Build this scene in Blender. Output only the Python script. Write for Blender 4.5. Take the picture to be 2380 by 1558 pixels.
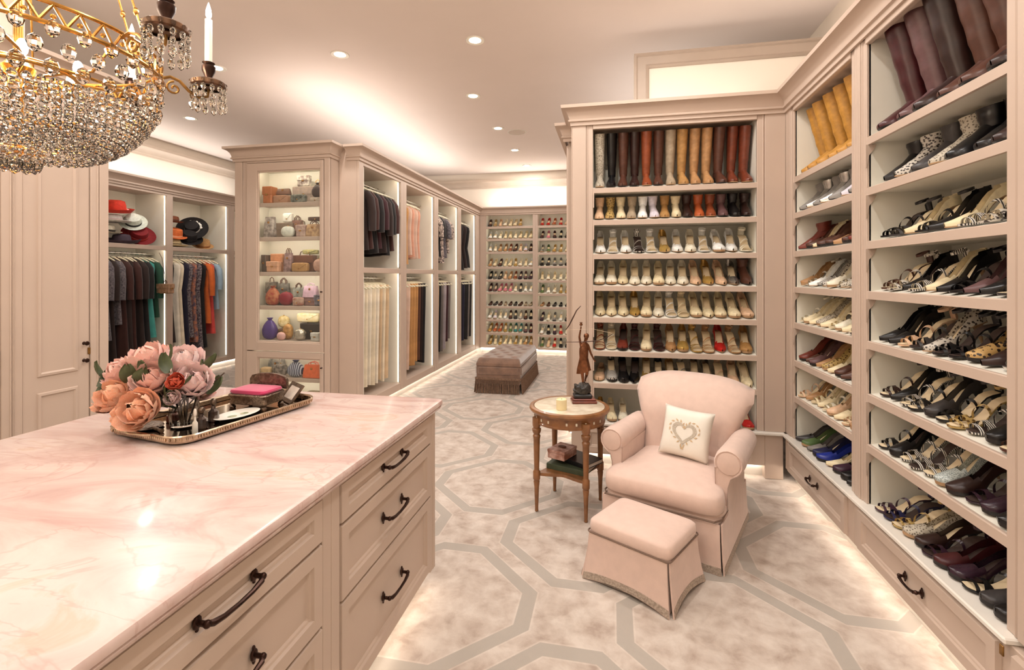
import bpy, bmesh, math, random
from math import sin, cos, pi, sqrt, atan2, radians
from mathutils import Vector, Matrix, Euler
for o in list(bpy.data.objects):
    bpy.data.objects.remove(o, do_unlink=True)
SC = bpy.context.scene
COL = SC.collection
rnd = random.Random(7)

# ------------------------------------------------------------------ camera, world, lights, exposure
YAW = math.atan(233 / 1130.0)
cam = bpy.data.cameras.new('camera')
cam.sensor_width = 36.0
cam.lens = 36.0 * 1130 / 2380
cam.shift_y = -136 / 2380.0
cam.clip_start = 0.02
co = bpy.data.objects.new('camera', cam)
COL.objects.link(co)
co.location = (0, 0, 1.55)
co.rotation_euler = (pi / 2, 0, YAW)
SC.camera = co
SC.view_settings.view_transform = 'Standard'
SC.view_settings.look = 'None'
SC.view_settings.exposure = 0.46
SC.view_settings.gamma = 1.0
SC.view_settings.use_curve_mapping = False
cy = SC.cycles
cy.max_bounces = 7
cy.diffuse_bounces = 3
cy.glossy_bounces = 3
cy.transmission_bounces = 7
cy.caustics_reflective = False
cy.caustics_refractive = False
cy.adaptive_threshold = 0.05
w = bpy.data.worlds.new('world')
SC.world = w
w.use_nodes = True
w.node_tree.nodes['Background'].inputs[0].default_value = (1.0, 0.88, 0.76, 1)
w.node_tree.nodes['Background'].inputs[1].default_value = 0.3
WARM = (1.0, 0.962, 0.925)
COOL = (1.0, 0.93, 0.82)
CEIL = 3.75


def area(name, loc, sx, sy, power, col=WARM, rot=(0, 0, 0), spread=180):
    l = bpy.data.lights.new(name, 'AREA')
    l.shape = 'RECTANGLE'
    l.size = sx
    l.size_y = sy
    l.energy = power
    l.color = col
    l.spread = radians(spread)
    o = bpy.data.objects.new(name, l)
    COL.objects.link(o)
    o.location = loc
    o.rotation_euler = rot
    return o


UP = (pi, 0, 0)
# cove lighting standing on the cabinet tops, behind the crowns
COVE = 9.5
area('cove_light', (-3.35, 7.1, 3.0), 0.6, 4.6, COVE * 2.5, WARM, UP)
area('cove_light', (-6.85, 6.3, 3.0), 0.25, 3.6, COVE * 1.3, WARM, UP)
area('cove_light', (-1.6, 9.85, 3.0), 2.0, 0.2, COVE * 0.7, WARM, UP)
area('cove_light', (0.5, 4.28, 3.0), 1.4, 0.2, COVE * 0.10, WARM, UP)
area('cove_light', (1.55, 2.6, 3.0), 0.2, 2.6, COVE * 0.9, WARM, UP)
area('cove_light', (0.5, 7.0, 3.0), 1.0, 4.0, COVE * 1.3, WARM, UP)
area('cove_light', (-3.8, 1.0, 3.0), 0.3, 3.0, COVE * 0.9, WARM, UP)
# the near half of the room, behind the photographer: ceiling panels like the downlights' wash
DL_POWER = 11


# ------------------------------------------------------------------ materials
def lin(c):
    r = []
    for v in c:
        v = v / 255.0
        r.append(v / 12.92 if v <= 0.04045 else ((v + 0.055) / 1.055) ** 2.4)
    return (r[0], r[1], r[2], 1.0)


MATS = {}


def mat(name, rgb, rough=0.5, metal=0.0, var=0.06, scale=8.0, bump=0.0, bscale=60.0, coat=0.0, emit=None, estr=0.0, sheen=0.0, rgb2=None, spec=0.5):
    if name in MATS:
        return MATS[name]
    m = bpy.data.materials.new(name)
    m.use_nodes = True
    nt = m.node_tree
    b = nt.nodes['Principled BSDF']
    c = lin(rgb)
    b.inputs['Roughness'].default_value = rough
    b.inputs['Metallic'].default_value = metal
    b.inputs['Specular IOR Level'].default_value = spec
    b.inputs['Coat Weight'].default_value = coat
    b.inputs['Sheen Weight'].default_value = sheen
    if var > 0 or rgb2:
        tc = nt.nodes.new('ShaderNodeTexCoord')
        nz = nt.nodes.new('ShaderNodeTexNoise')
        nz.inputs['Scale'].default_value = scale
        nz.inputs['Detail'].default_value = 3
        nt.links.new(tc.outputs['Object'], nz.inputs['Vector'])
        rp = nt.nodes.new('ShaderNodeValToRGB')
        rp.color_ramp.elements[0].position = 0.35
        rp.color_ramp.elements[1].position = 0.65
        c2 = lin(rgb2) if rgb2 else tuple(min(1, x * (1 + var)) for x in c[:3]) + (1,)
        c1 = c if rgb2 else tuple(x * (1 - var) for x in c[:3]) + (1,)
        rp.color_ramp.elements[0].color = c1
        rp.color_ramp.elements[1].color = c2
        nt.links.new(nz.outputs['Fac'], rp.inputs['Fac'])
        nt.links.new(rp.outputs['Color'], b.inputs['Base Color'])
    else:
        b.inputs['Base Color'].default_value = c
    if bump > 0:
        tc2 = nt.nodes.new('ShaderNodeTexCoord')
        n2 = nt.nodes.new('ShaderNodeTexNoise')
        n2.inputs['Scale'].default_value = bscale
        nt.links.new(tc2.outputs['Object'], n2.inputs['Vector'])
        bp = nt.nodes.new('ShaderNodeBump')
        bp.inputs['Strength'].default_value = bump
        bp.inputs['Distance'].default_value = 0.01
        nt.links.new(n2.outputs['Fac'], bp.inputs['Height'])
        nt.links.new(bp.outputs['Normal'], b.inputs['Normal'])
    if emit:
        b.inputs['Emission Color'].default_value = lin(emit)
        b.inputs['Emission Strength'].default_value = estr
    MATS[name] = m
    return m


PAINT = mat('taupe_paint', (201, 180, 164), 0.42, var=0.02, scale=3, spec=0.4)
LINING = mat('cream_lining', (238, 233, 219), 0.5, var=0.02, scale=4)
LEDGE = mat('white_ledge', (240, 234, 224), 0.35, var=0.02)
WALLM = mat('wall_paint', (240, 228, 212), 0.7, var=0.015, scale=2)
CEILM = mat('ceiling_paint', (236, 222, 212), 0.75, var=0.015, scale=1.5)
TRIM = mat('trim_paint', (198, 180, 162), 0.5, var=0.02)
BRONZE = mat('dark_bronze', (62, 44, 38), 0.32, 0.9, var=0.25, scale=40)
STATUEM = mat('statue_bronze', (120, 76, 50), 0.35, 0.75, var=0.35, scale=25)
ROCKM = mat('rock_bronze', (62, 58, 54), 0.45, 0.5, var=0.4, scale=40, bump=0.5, bscale=50)
WOOD = mat('walnut_wood', (138, 92, 54), 0.35, var=0.22, scale=14, coat=0.3)
REDWOOD = mat('red_wood', (110, 48, 34), 0.25, var=0.25, scale=14, coat=0.5)
BRASS = mat('gilt_brass', (200, 150, 80), 0.25, 1.0, var=0.2, scale=30)
GILT = mat('aged_gilt', (150, 112, 62), 0.35, 0.9, var=0.3, scale=40)
PINKFAB = mat('blush_fabric', (222, 194, 180), 0.85, var=0.03, scale=20, bump=0.08, bscale=300, sheen=0.3)
PIPING = mat('piping_taupe', (120, 98, 84), 0.8, var=0.08)
BANDM = mat('tape_trim', (150, 134, 120), 0.8, rgb2=(188, 170, 154), scale=120)
VELVET = mat('brown_velvet', (128, 98, 80), 0.75, var=0.22, scale=9, sheen=0.9, bump=0.15, bscale=60)
FRINGE = mat('fringe_thread', (136, 108, 88), 0.8, rgb2=(104, 78, 62), scale=60)
SILVER = mat('tray_silver', (196, 176, 152), 0.22, 1.0, var=0.25, scale=40)
DSILVER = mat('aged_silver', (120, 104, 90), 0.35, 0.9, var=0.35, scale=60, bump=0.4, bscale=120)
CANDLEM = mat('candle_sleeve', (236, 226, 212), 0.5, var=0.02)
WHITEM = mat('white_satin', (238, 232, 220), 0.6, var=0.03)
CHROME = mat('chrome_rod', (200, 198, 192), 0.2, 1.0, var=0.05)
HANGM = mat('padded_hanger', (226, 220, 196), 0.7, var=0.05)
LEDM = mat('led_strip', (255, 245, 225), 0.5, var=0, emit=(255, 245, 232), estr=7.5)
LEDSOFT = mat('led_shelf_strip', (255, 245, 225), 0.5, var=0, emit=(255, 244, 226), estr=8.0)
LEDDIM = mat('led_edge_strip', (255, 245, 225), 0.5, var=0, emit=(255, 244, 226), estr=2.6)
LEDCAB = mat('led_cabinet_strip', (255, 245, 225), 0.5, var=0, emit=(255, 246, 230), estr=15.0)
LENSM = mat('downlight_lens', (255, 245, 225), 0.5, var=0, emit=(255, 240, 215), estr=25.0)
FLAMEM = mat('bulb_flame', (255, 245, 225), 0.5, var=0, emit=(255, 240, 215), estr=60.0)
BLACKM = mat('black_plastic', (25, 22, 22), 0.5, var=0.1)


def glassmat(name, tint=(1, 1, 1, 1), rough=0.0, ior=1.45):
    m = bpy.data.materials.new(name)
    m.use_nodes = True
    b = m.node_tree.nodes['Principled BSDF']
    b.inputs['Base Color'].default_value = tint
    b.inputs['Roughness'].default_value = rough
    b.inputs['IOR'].default_value = ior
    b.inputs['Transmission Weight'].default_value = 1.0
    return m


CRYSTAL = glassmat('crystal', (1, 0.97, 0.92, 1), 0.0, 1.55)
GLASS = glassmat('clear_glass', (0.98, 0.99, 0.98, 1), 0.0, 1.45)


def panemat():
    m = bpy.data.materials.new('window_pane')
    m.use_nodes = True
    nt = m.node_tree
    for n in list(nt.nodes):
        if n.type == 'BSDF_PRINCIPLED':
            nt.nodes.remove(n)
    out = [n for n in nt.nodes if n.type == 'OUTPUT_MATERIAL'][0]
    t = nt.nodes.new('ShaderNodeBsdfTransparent')
    t.inputs[0].default_value = (0.97, 0.98, 0.97, 1)
    g = nt.nodes.new('ShaderNodeBsdfGlossy')
    g.inputs['Roughness'].default_value = 0.02
    mx = nt.nodes.new('ShaderNodeMixShader')
    mx.inputs[0].default_value = 0.06
    nt.links.new(t.outputs[0], mx.inputs[1])
    nt.links.new(g.outputs[0], mx.inputs[2])
    nt.links.new(mx.outputs[0], out.inputs['Surface'])
    return m


PANE = panemat()


def marble():
    m = bpy.data.materials.new('pink_onyx')
    m.use_nodes = True
    nt = m.node_tree
    b = nt.nodes['Principled BSDF']
    b.inputs['Roughness'].default_value = 0.26
    b.inputs['Coat Weight'].default_value = 0.12
    b.inputs['Coat Roughness'].default_value = 0.08
    tc = nt.nodes.new('ShaderNodeTexCoord')
    mp = nt.nodes.new('ShaderNodeMapping')
    mp.inputs['Rotation'].default_value = (0, 0, 0.5)
    mp.inputs['Scale'].default_value = (1.0, 2.2, 1.0)
    nt.links.new(tc.outputs['Object'], mp.inputs['Vector'])
    n1 = nt.nodes.new('ShaderNodeTexNoise')
    n1.inputs['Scale'].default_value = 1.7
    n1.inputs['Detail'].default_value = 7
    n1.inputs['Roughness'].default_value = 0.6
    n1.inputs['Distortion'].default_value = 1.4
    nt.links.new(mp.outputs['Vector'], n1.inputs['Vector'])
    r = nt.nodes.new('ShaderNodeValToRGB')
    cr = r.color_ramp
    cr.elements[0].position = 0.25
    cr.elements[0].color = lin((192, 152, 144))
    cr.elements[1].position = 0.72
    cr.elements[1].color = lin((226, 208, 200))
    for p, c in ((0.40, (210, 180, 172)), (0.5, (219, 194, 186)), (0.58, (224, 202, 194)), (0.63, (216, 188, 172))):
        e = cr.elements.new(p)
        e.color = lin(c)
    nt.links.new(n1.outputs['Fac'], r.inputs['Fac'])
    # fine darker veins
    n2 = nt.nodes.new('ShaderNodeTexNoise')
    n2.inputs['Scale'].default_value = 1.3
    n2.inputs['Detail'].default_value = 5
    n2.inputs['Distortion'].default_value = 2.2
    nt.links.new(mp.outputs['Vector'], n2.inputs['Vector'])
    r2 = nt.nodes.new('ShaderNodeValToRGB')
    r2.color_ramp.elements[0].position = 0.485
    r2.color_ramp.elements[0].color = (0, 0, 0, 1)
    r2.color_ramp.elements[1].position = 0.515
    r2.color_ramp.elements[1].color = (0, 0, 0, 1)
    e = r2.color_ramp.elements.new(0.5)
    e.color = (0.45, 0.45, 0.45, 1)
    nt.links.new(n2.outputs['Fac'], r2.inputs['Fac'])
    mx = nt.nodes.new('ShaderNodeMix')
    mx.data_type = 'RGBA'
    nt.links.new(r2.outputs['Color'], mx.inputs[0])
    nt.links.new(r.outputs['Color'], mx.inputs[6])
    mx.inputs[7].default_value = lin((196, 160, 150))
    nt.links.new(mx.outputs[2], b.inputs['Base Color'])
    return m


MARBLE = marble()
WMARBLE = mat('cream_marble', (240, 230, 208), 0.15, rgb2=(214, 196, 172), scale=12, coat=0.4)


def carpet():
    m = bpy.data.materials.new('carpet')
    m.use_nodes = True
    nt = m.node_tree
    L = nt.links.new
    b = nt.nodes['Principled BSDF']
    b.inputs['Roughness'].default_value = 0.95
    b.inputs['Specular IOR Level'].default_value = 0.1
    b.inputs['Sheen Weight'].default_value = 0.2
    tc = nt.nodes.new('ShaderNodeTexCoord')
    sep = nt.nodes.new('ShaderNodeSeparateXYZ')
    L(tc.outputs['Object'], sep.inputs[0])

    def mth(op, a, bb=None):
        n = nt.nodes.new('ShaderNodeMath')
        n.operation = op
        for i, v in enumerate((a, bb)):
            if v is None:
                continue
            if isinstance(v, (int, float)):
                n.inputs[i].default_value = v
            else:
                L(v, n.inputs[i])
        return n.outputs[0]
    P = 1.32

    def octd(x0, y0):
        def fold(s, o):
            a = mth('DIVIDE', mth('SUBTRACT', s, o), P)
            fr = mth('FRACT', mth('ADD', a, 100.5))
            return mth('ABSOLUTE', mth('MULTIPLY', mth('SUBTRACT', fr, 0.5), P))
        ax = fold(sep.outputs[0], x0)
        ay = fold(sep.outputs[1], y0)
        dg = mth('MULTIPLY', mth('ADD', ax, ay), 0.785)
        return mth('MAXIMUM', mth('MAXIMUM', ax, ay), dg)
    d = mth('MINIMUM', mth('ABSOLUTE', mth('SUBTRACT', octd(-0.83, 2.23), 0.435)),
            mth('ABSOLUTE', mth('SUBTRACT', octd(-0.17, 2.89), 0.435)))
    r = nt.nodes.new('ShaderNodeValToRGB')
    cr = r.color_ramp
    cr.interpolation = 'LINEAR'
    cr.elements[0].position = 0.0
    cr.elements[0].color = (1, 1, 1, 1)
    cr.elements[1].position = 0.2
    cr.elements[1].color = (0, 0, 0, 1)
    for p, v in ((0.104, 1.0), (0.112, 0.0)):
        e = cr.elements.new(p)
        e.color = (v, v, v, 1)
    L(mth('MULTIPLY', d, 3.0), r.inputs['Fac'])
    rl = nt.nodes.new('ShaderNodeValToRGB')
    c2 = rl.color_ramp
    c2.elements[0].position = 0.0
    c2.elements[0].color = (0, 0, 0, 1)
    c2.elements[1].position = 1.0
    c2.elements[1].color = (0, 0, 0, 1)
    for p, v in ((0.105, 0.0), (0.115, 0.4), (0.125, 0.4), (0.14, 0.0)):
        e = c2.elements.new(p)
        e.color = (v, v, v, 1)
    L(mth('MULTIPLY', d, 3.0), rl.inputs['Fac'])
    nz = nt.nodes.new('ShaderNodeTexNoise')
    nz.inputs['Scale'].default_value = 9.0
    nz.inputs['Detail'].default_value = 5
    nz.inputs['Roughness'].default_value = 0.6
    nz.inputs['Distortion'].default_value = 0.25
    L(tc.outputs['Object'], nz.inputs['Vector'])
    g = nt.nodes.new('ShaderNodeValToRGB')
    g.color_ramp.elements[0].position = 0.3
    g.color_ramp.elements[0].color = lin((170, 152, 139))
    g.color_ramp.elements[1].position = 0.64
    g.color_ramp.elements[1].color = lin((210, 198, 187))
    e = g.color_ramp.elements.new(0.46)
    e.color = lin((193, 178, 166))
    L(nz.outputs['Fac'], g.inputs['Fac'])
    mx = nt.nodes.new('ShaderNodeMix')
    mx.data_type = 'RGBA'
    L(r.outputs['Color'], mx.inputs[0])
    L(g.outputs['Color'], mx.inputs[6])
    mx.inputs[7].default_value = lin((176, 167, 157))
    mx2 = nt.nodes.new('ShaderNodeMix')
    mx2.data_type = 'RGBA'
    L(rl.outputs['Color'], mx2.inputs[0])
    L(mx.outputs[2], mx2.inputs[6])
    mx2.inputs[7].default_value = lin((216, 206, 195))
    L(mx2.outputs[2], b.inputs['Base Color'])
    n2 = nt.nodes.new('ShaderNodeTexNoise')
    n2.inputs['Scale'].default_value = 260
    L(tc.outputs['Object'], n2.inputs['Vector'])
    bp = nt.nodes.new('ShaderNodeBump')
    bp.inputs['Strength'].default_value = 0.25
    bp.inputs['Distance'].default_value = 0.004
    L(n2.outputs['Fac'], bp.inputs['Height'])
    L(bp.outputs['Normal'], b.inputs['Normal'])
    return m


CARPET = carpet()


def spotmat(name, base, spot, scale, rough=0.5, thr=0.32):
    m = bpy.data.materials.new(name)
    m.use_nodes = True
    nt = m.node_tree
    b = nt.nodes['Principled BSDF']
    b.inputs['Roughness'].default_value = rough
    tc = nt.nodes.new('ShaderNodeTexCoord')
    v = nt.nodes.new('ShaderNodeTexVoronoi')
    v.inputs['Scale'].default_value = scale
    nt.links.new(tc.outputs['Object'], v.inputs['Vector'])
    r = nt.nodes.new('ShaderNodeValToRGB')
    r.color_ramp.interpolation = 'CONSTANT'
    r.color_ramp.elements[0].color = lin(spot)
    r.color_ramp.elements[1].position = thr
    r.color_ramp.elements[1].color = lin(base)
    nt.links.new(v.outputs['Distance'], r.inputs['Fac'])
    nt.links.new(r.outputs['Color'], b.inputs['Base Color'])
    return m


def stripemat(name, a, c, scale, rough=0.5, axis=0):
    m = bpy.data.materials.new(name)
    m.use_nodes = True
    nt = m.node_tree
    b = nt.nodes['Principled BSDF']
    b.inputs['Roughness'].default_value = rough
    tc = nt.nodes.new('ShaderNodeTexCoord')
    v = nt.nodes.new('ShaderNodeTexWave')
    v.bands_direction = 'XYZ'[axis]
    v.inputs['Scale'].default_value = scale
    v.inputs['Distortion'].default_value = 1.5
    nt.links.new(tc.outputs['Object'], v.inputs['Vector'])
    r = nt.nodes.new('ShaderNodeValToRGB')
    r.color_ramp.elements[0].position = 0.45
    r.color_ramp.elements[1].position = 0.55
    r.color_ramp.elements[0].color = lin(a)
    r.color_ramp.elements[1].color = lin(c)
    nt.links.new(v.outputs['Fac'], r.inputs['Fac'])
    nt.links.new(r.outputs['Color'], b.inputs['Base Color'])
    return m


# ------------------------------------------------------------------ mesh helpers
class MB:
    def __init__(s):
        s.v = []
        s.f = []
        s.m = []
        s.mi = 0

    def add(s, vs, fs):
        o = len(s.v)
        s.v += [tuple(p) for p in vs]
        s.f += [tuple(i + o for i in f) for f in fs]
        s.m += [s.mi] * len(fs)
        return s

    def box(s, x0, x1, y0, y1, z0, z1):
        return s.add([(x0, y0, z0), (x1, y0, z0), (x1, y1, z0), (x0, y1, z0), (x0, y0, z1), (x1, y0, z1), (x1, y1, z1), (x0, y1, z1)],
                     [(0, 3, 2, 1), (4, 5, 6, 7), (0, 1, 5, 4), (1, 2, 6, 5), (2, 3, 7, 6), (3, 0, 4, 7)])

    def cbox(s, x0, x1, y0, y1, z0, z1, c=0.004):
        C = ((x0 + x1) / 2, (y0 + y1) / 2, (z0 + z1) / 2)
        h = (abs(x1 - x0) / 2, abs(y1 - y0) / 2, abs(z1 - z0) / 2)
        c = min(c, min(h) * 0.8)
        vs = []
        idx = {}
        for i in range(8):
            sg = (1 if i & 1 else -1, 1 if i & 2 else -1, 1 if i & 4 else -1)
            for a in range(3):
                idx[(sg, a)] = len(vs)
                vs.append(tuple(C[k] + sg[k] * (h[k] if k == a else h[k] - c) for k in range(3)))
        fs = []

        def orient(f, n):
            p = [Vector(vs[i]) for i in f]
            nn = (p[1] - p[0]).cross(p[2] - p[0])
            return f if nn.dot(n) > 0 else tuple(reversed(f))
        for a in range(3):
            b, d = [(1, 2), (0, 2), (0, 1)][a]
            for sa in (-1, 1):
                q = []
                for sb, sd in ((-1, -1), (1, -1), (1, 1), (-1, 1)):
                    sg = [0, 0, 0]
                    sg[a], sg[b], sg[d] = sa, sb, sd
                    q.append(idx[(tuple(sg), a)])
                n = Vector((0, 0, 0))
                n[a] = sa
                fs.append(orient(tuple(q), n))
        for a, b, d in ((0, 1, 2), (0, 2, 1), (1, 2, 0)):
            for sa in (-1, 1):
                for sb in (-1, 1):
                    s1 = [0, 0, 0]
                    s2 = [0, 0, 0]
                    s1[a], s1[b], s1[d] = sa, sb, -1
                    s2[a], s2[b], s2[d] = sa, sb, 1
                    s1, s2 = tuple(s1), tuple(s2)
                    n = Vector((0, 0, 0))
                    n[a] = sa
                    n[b] = sb
                    fs.append(orient((idx[(s1, a)], idx[(s2, a)], idx[(s2, b)], idx[(s1, b)]), n))
        for i in range(8):
            sg = (1 if i & 1 else -1, 1 if i & 2 else -1, 1 if i & 4 else -1)
            fs.append(orient((idx[(sg, 0)], idx[(sg, 1)], idx[(sg, 2)]), Vector(sg)))
        return s.add(vs, fs)

    def loft(s, rings, cap0=True, cap1=True, closed=True):
        n = len(rings[0])
        vs = [p for r in rings for p in r]
        fs = []
        m = n if closed else n - 1
        for i in range(len(rings) - 1):
            for j in range(m):
                k = (j + 1) % n
                fs.append((i * n + j, i * n + k, (i + 1) * n + k, (i + 1) * n + j))
        if cap0 and closed:
            fs.append(tuple(reversed(range(n))))
        if cap1 and closed:
            fs.append(tuple(range((len(rings) - 1) * n, len(rings) * n)))
        return s.add(vs, fs)

    def lathe(s, prof, c=(0, 0, 0), n=16, cap0=True, cap1=True, sx=1, sy=1):
        rings = [[(c[0] + r * cos(2 * pi * j / n) * sx, c[1] + r * sin(2 * pi * j / n) * sy, c[2] + z) for j in range(n)] for r, z in prof]
        return s.loft(rings, cap0, cap1)

    def tube(s, path, r, n=6, cap=True):
        P = [Vector(p) for p in path]
        R = r if isinstance(r, (list, tuple)) else [r] * len(P)
        rings = []
        up = None
        for i, p in enumerate(P):
            t = (P[min(i + 1, len(P) - 1)] - P[max(i - 1, 0)])
            if t.length < 1e-9:
                t = Vector((0, 0, 1))
            t.normalize()
            if up is None:
                up = Vector((0, 0, 1)) if abs(t.z) < 0.9 else Vector((1, 0, 0))
            a = t.cross(up)
            if a.length < 1e-6:
                a = t.cross(Vector((1, 0.3, 0)))
            a.normalize()
            b = a.cross(t)
            up = b
            rings.append([tuple(p + (a * cos(2 * pi * j / n) + b * sin(2 * pi * j / n)) * R[i]) for j in range(n)])
        return s.loft(rings, cap, cap)

    def superq(s, c, a, b, h, e1=0.4, e2=0.4, nu=20, nv=10):
        def sp(v, e):
            return math.copysign(abs(v) ** e, v)
        rings = []
        for i in range(nv + 1):
            ph = -pi / 2 + pi * i / nv
            ph = max(-pi / 2 + 0.02, min(pi / 2 - 0.02, ph))
            cz = sp(sin(ph), e1)
            cr = sp(cos(ph), e1)
            rings.append([(c[0] + a * cr * sp(cos(2 * pi * j / nu), e2), c[1] + b * cr * sp(sin(2 * pi * j / nu), e2), c[2] + h * cz) for j in range(nu)])
        return s.loft(rings)

    def ball(s, c, rx, ry=None, rz=None, nu=10, nv=6):
        return s.superq(c, rx, ry or rx, rz or rx, 1, 1, nu, nv)

    def nested(s, x0, x1, z0, z1, loops, back=0.0):
        """front at -y: loops of (inset, y); a side wall to y=back first"""
        rings = []
        for ins, y in [(loops[0][0], back)] + loops:
            rings.append([(x0 + ins, y, z0 + ins), (x1 - ins, y, z0 + ins), (x1 - ins, y, z1 - ins), (x0 + ins, y, z1 - ins)])
        return s.loft(rings, False, True)

    def sweep(s, path, prof, ghost0=None, ghost1=None):
        """profile (outward offset, z) along a 2d path; outward = right-hand side"""
        pts = [Vector(p) for p in path]
        g = ([Vector(ghost0)] if ghost0 else []) + pts + ([Vector(ghost1)] if ghost1 else [])
        off = 1 if ghost0 else 0
        rings = []
        for i, p in enumerate(pts):
            k = i + off
            d = []
            if k > 0:
                d.append((g[k] - g[k - 1]).normalized())
            if k < len(g) - 1:
                d.append((g[k + 1] - g[k]).normalized())
            ns = [Vector((q.y, -q.x)) for q in d]
            m = ns[0] if len(ns) == 1 else (ns[0] + ns[1]) / (1 + ns[0].dot(ns[1]))
            rings.append([(p.x + m.x * o, p.y + m.y * o, z) for o, z in prof])
        return s.loft(rings)

    def grid2(s, fa, fb, nu, nv):
        """closed pad: front grid fa(u,v), back grid fb(u,v); border shared"""
        A = {}
        B = {}
        vs = []
        for i in range(nu + 1):
            for j in range(nv + 1):
                A[i, j] = len(vs)
                vs.append(fa(i / nu, j / nv))
        for i in range(nu + 1):
            for j in range(nv + 1):
                if i in (0, nu) or j in (0, nv):
                    B[i, j] = A[i, j]
                else:
                    B[i, j] = len(vs)
                    vs.append(fb(i / nu, j / nv))
        fs = []
        for i in range(nu):
            for j in range(nv):
                fs.append((A[i, j], A[i + 1, j], A[i + 1, j + 1], A[i, j + 1]))
                fs.append((B[i, j + 1], B[i + 1, j + 1], B[i + 1, j], B[i, j]))
        return s.add(vs, fs)

    def xf(s, M, start=0):
        for i in range(start, len(s.v)):
            s.v[i] = tuple(M @ Vector(s.v[i]))
        return s

    def mesh(s, name, mats, smooth=False, ang=0.7):
        me = bpy.data.meshes.new(name)
        me.from_pydata(s.v, [], s.f)
        if not isinstance(mats, (list, tuple)):
            mats = [mats]
        for m in mats:
            me.materials.append(m)
        if len(mats) > 1:
            me.polygons.foreach_set('material_index', s.m)
        if smooth:
            me.polygons.foreach_set('use_smooth', [True] * len(me.polygons))
            try:
                me.set_sharp_from_angle(angle=ang)
            except Exception:
                pass
        me.update()
        return me


def obj(name, data, parent=None, loc=None, rot=None, scale=None):
    o = bpy.data.objects.new(name, data)
    COL.objects.link(o)
    if parent is not None:
        o.parent = parent
    if loc is not None:
        o.location = loc
    if rot is not None:
        o.rotation_euler = rot
    if scale is not None:
        o.scale = scale
    return o


def part(name, mb, m, parent, smooth=False, label=None, ang=0.7):
    o = obj(name, mb.mesh(name, m, smooth, ang), parent)
    if label:
        o['label'] = label
    return o


def tag(o, label, cat, group=None, kind=None):
    if label:
        o['label'] = label
    if cat:
        o['category'] = cat
    if group:
        o['group'] = group
    if kind:
        o['kind'] = kind
    return o


def thing(name, label, cat, loc=(0, 0, 0), rotz=0, group=None):
    o = bpy.data.objects.new(name, None)
    o.empty_display_size = 0.1
    COL.objects.link(o)
    o.location = loc
    o.rotation_euler = (0, 0, rotz)
    return tag(o, label, cat, group)


def struct(name, mb, m, smooth=False, label=None):
    o = obj(name, mb.mesh(name, m, smooth))
    o['kind'] = 'structure'
    if label:
        o['label'] = label
    return o


ORD = 'first second third fourth fifth sixth seventh eighth ninth tenth eleventh twelfth thirteenth fourteenth fifteenth sixteenth'.split()
CROWN = [(0.0, 2.795), (0.014, 2.795), (0.016, 2.822), (0.03, 2.827), (0.032, 2.838), (0.022, 2.845), (0.024, 2.862), (0.034, 2.888), (0.052, 2.910), (0.074, 2.922), (0.086, 2.925), (0.088, 2.95), (0.0, 2.95)]

# ------------------------------------------------------------------ setting
XL, XR, YB, YF = -7.15, 1.78, -1.4, 10.08
struct('floor', MB().box(XL - .1, XR + .1, YB - .1, YF + .1, -0.05, 0), CARPET, label='cream and taupe carpet with interlaced octagon bands')
struct('ceiling', MB().box(XL - .1, XR + .1, YB - .1, YF + .1, CEIL, CEIL + .1), CEILM, label='pale plaster ceiling washed by cove light')
struct('wall_left', MB().box(XL - .1, XL, 2.7, YF, 0, CEIL), WALLM)
struct('wall_far', MB().box(XL - .1, XR + .1, YF, YF + .1, 0, CEIL), WALLM)
struct('wall_right', MB().box(XR, XR + .1, YB, YF, 0, CEIL), WALLM)
struct('wall_back', MB().box(-4.2, XR + .1, YB - .1, YB, 0, CEIL), WALLM)
struct('wall_near', MB().box(-4.2, -4.11, YB, 2.7, 0, CEIL), WALLM)
struct('wall_return', MB().box(XL, -4.2, 2.6, 2.7, 0, CEIL), WALLM)
CORN = [(0, 3.43), (0.012, 3.43), (0.018, 3.46), (0.03, 3.465), (0.035, 3.49), (0.055, 3.53), (0.085, 3.555), (0.095, 3.56), (0.097, 3.60), (0, 3.60)]
struct('trim_1', MB().sweep([(XL, 2.7), (XL, YF), (XR, YF)], CORN), TRIM, True, 'grey beige cornice moulding along the room walls')
# bulkhead wall with framed panel over the central shoe cabinet
bw = MB().box(0.19, XR, 4.47, 4.56, 2.95, 3.52)
struct('wall_bulkhead', bw, WALLM)
tf = MB()
tf.sweep([(0.0, 0.0), (0.0, 0.0001)], [(0, 0), (0.001, 0), (0.001, 0.001)]) if False else None
FRP = [(0.0, 0.0), (0.0, 0.03), (0.02, 0.035), (0.03, 0.02), (0.1, 0.02), (0.115, 0.03), (0.13, 0.012), (0.13, 0.0)]
# frame: left post and top rail, mitred; profile (inset from outer edge, proud)
outer = [(0.19, 2.95), (0.19, 3.525), (XR, 3.525)]
rings = []
for (ox, oz), (mx, mz) in zip(outer, ((1, 0), (1, -1), (0, -1))):
    rings.append([(ox + mx * i, 4.47 - p, oz + mz * i) for i, p in FRP])
tf.loft(rings)
struct('trim_2', tf, mat('panel_moulding_paint', (180, 162, 146), 0.5, var=0.02), False, 'taupe panel moulding above the central shoe cabinet')

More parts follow.
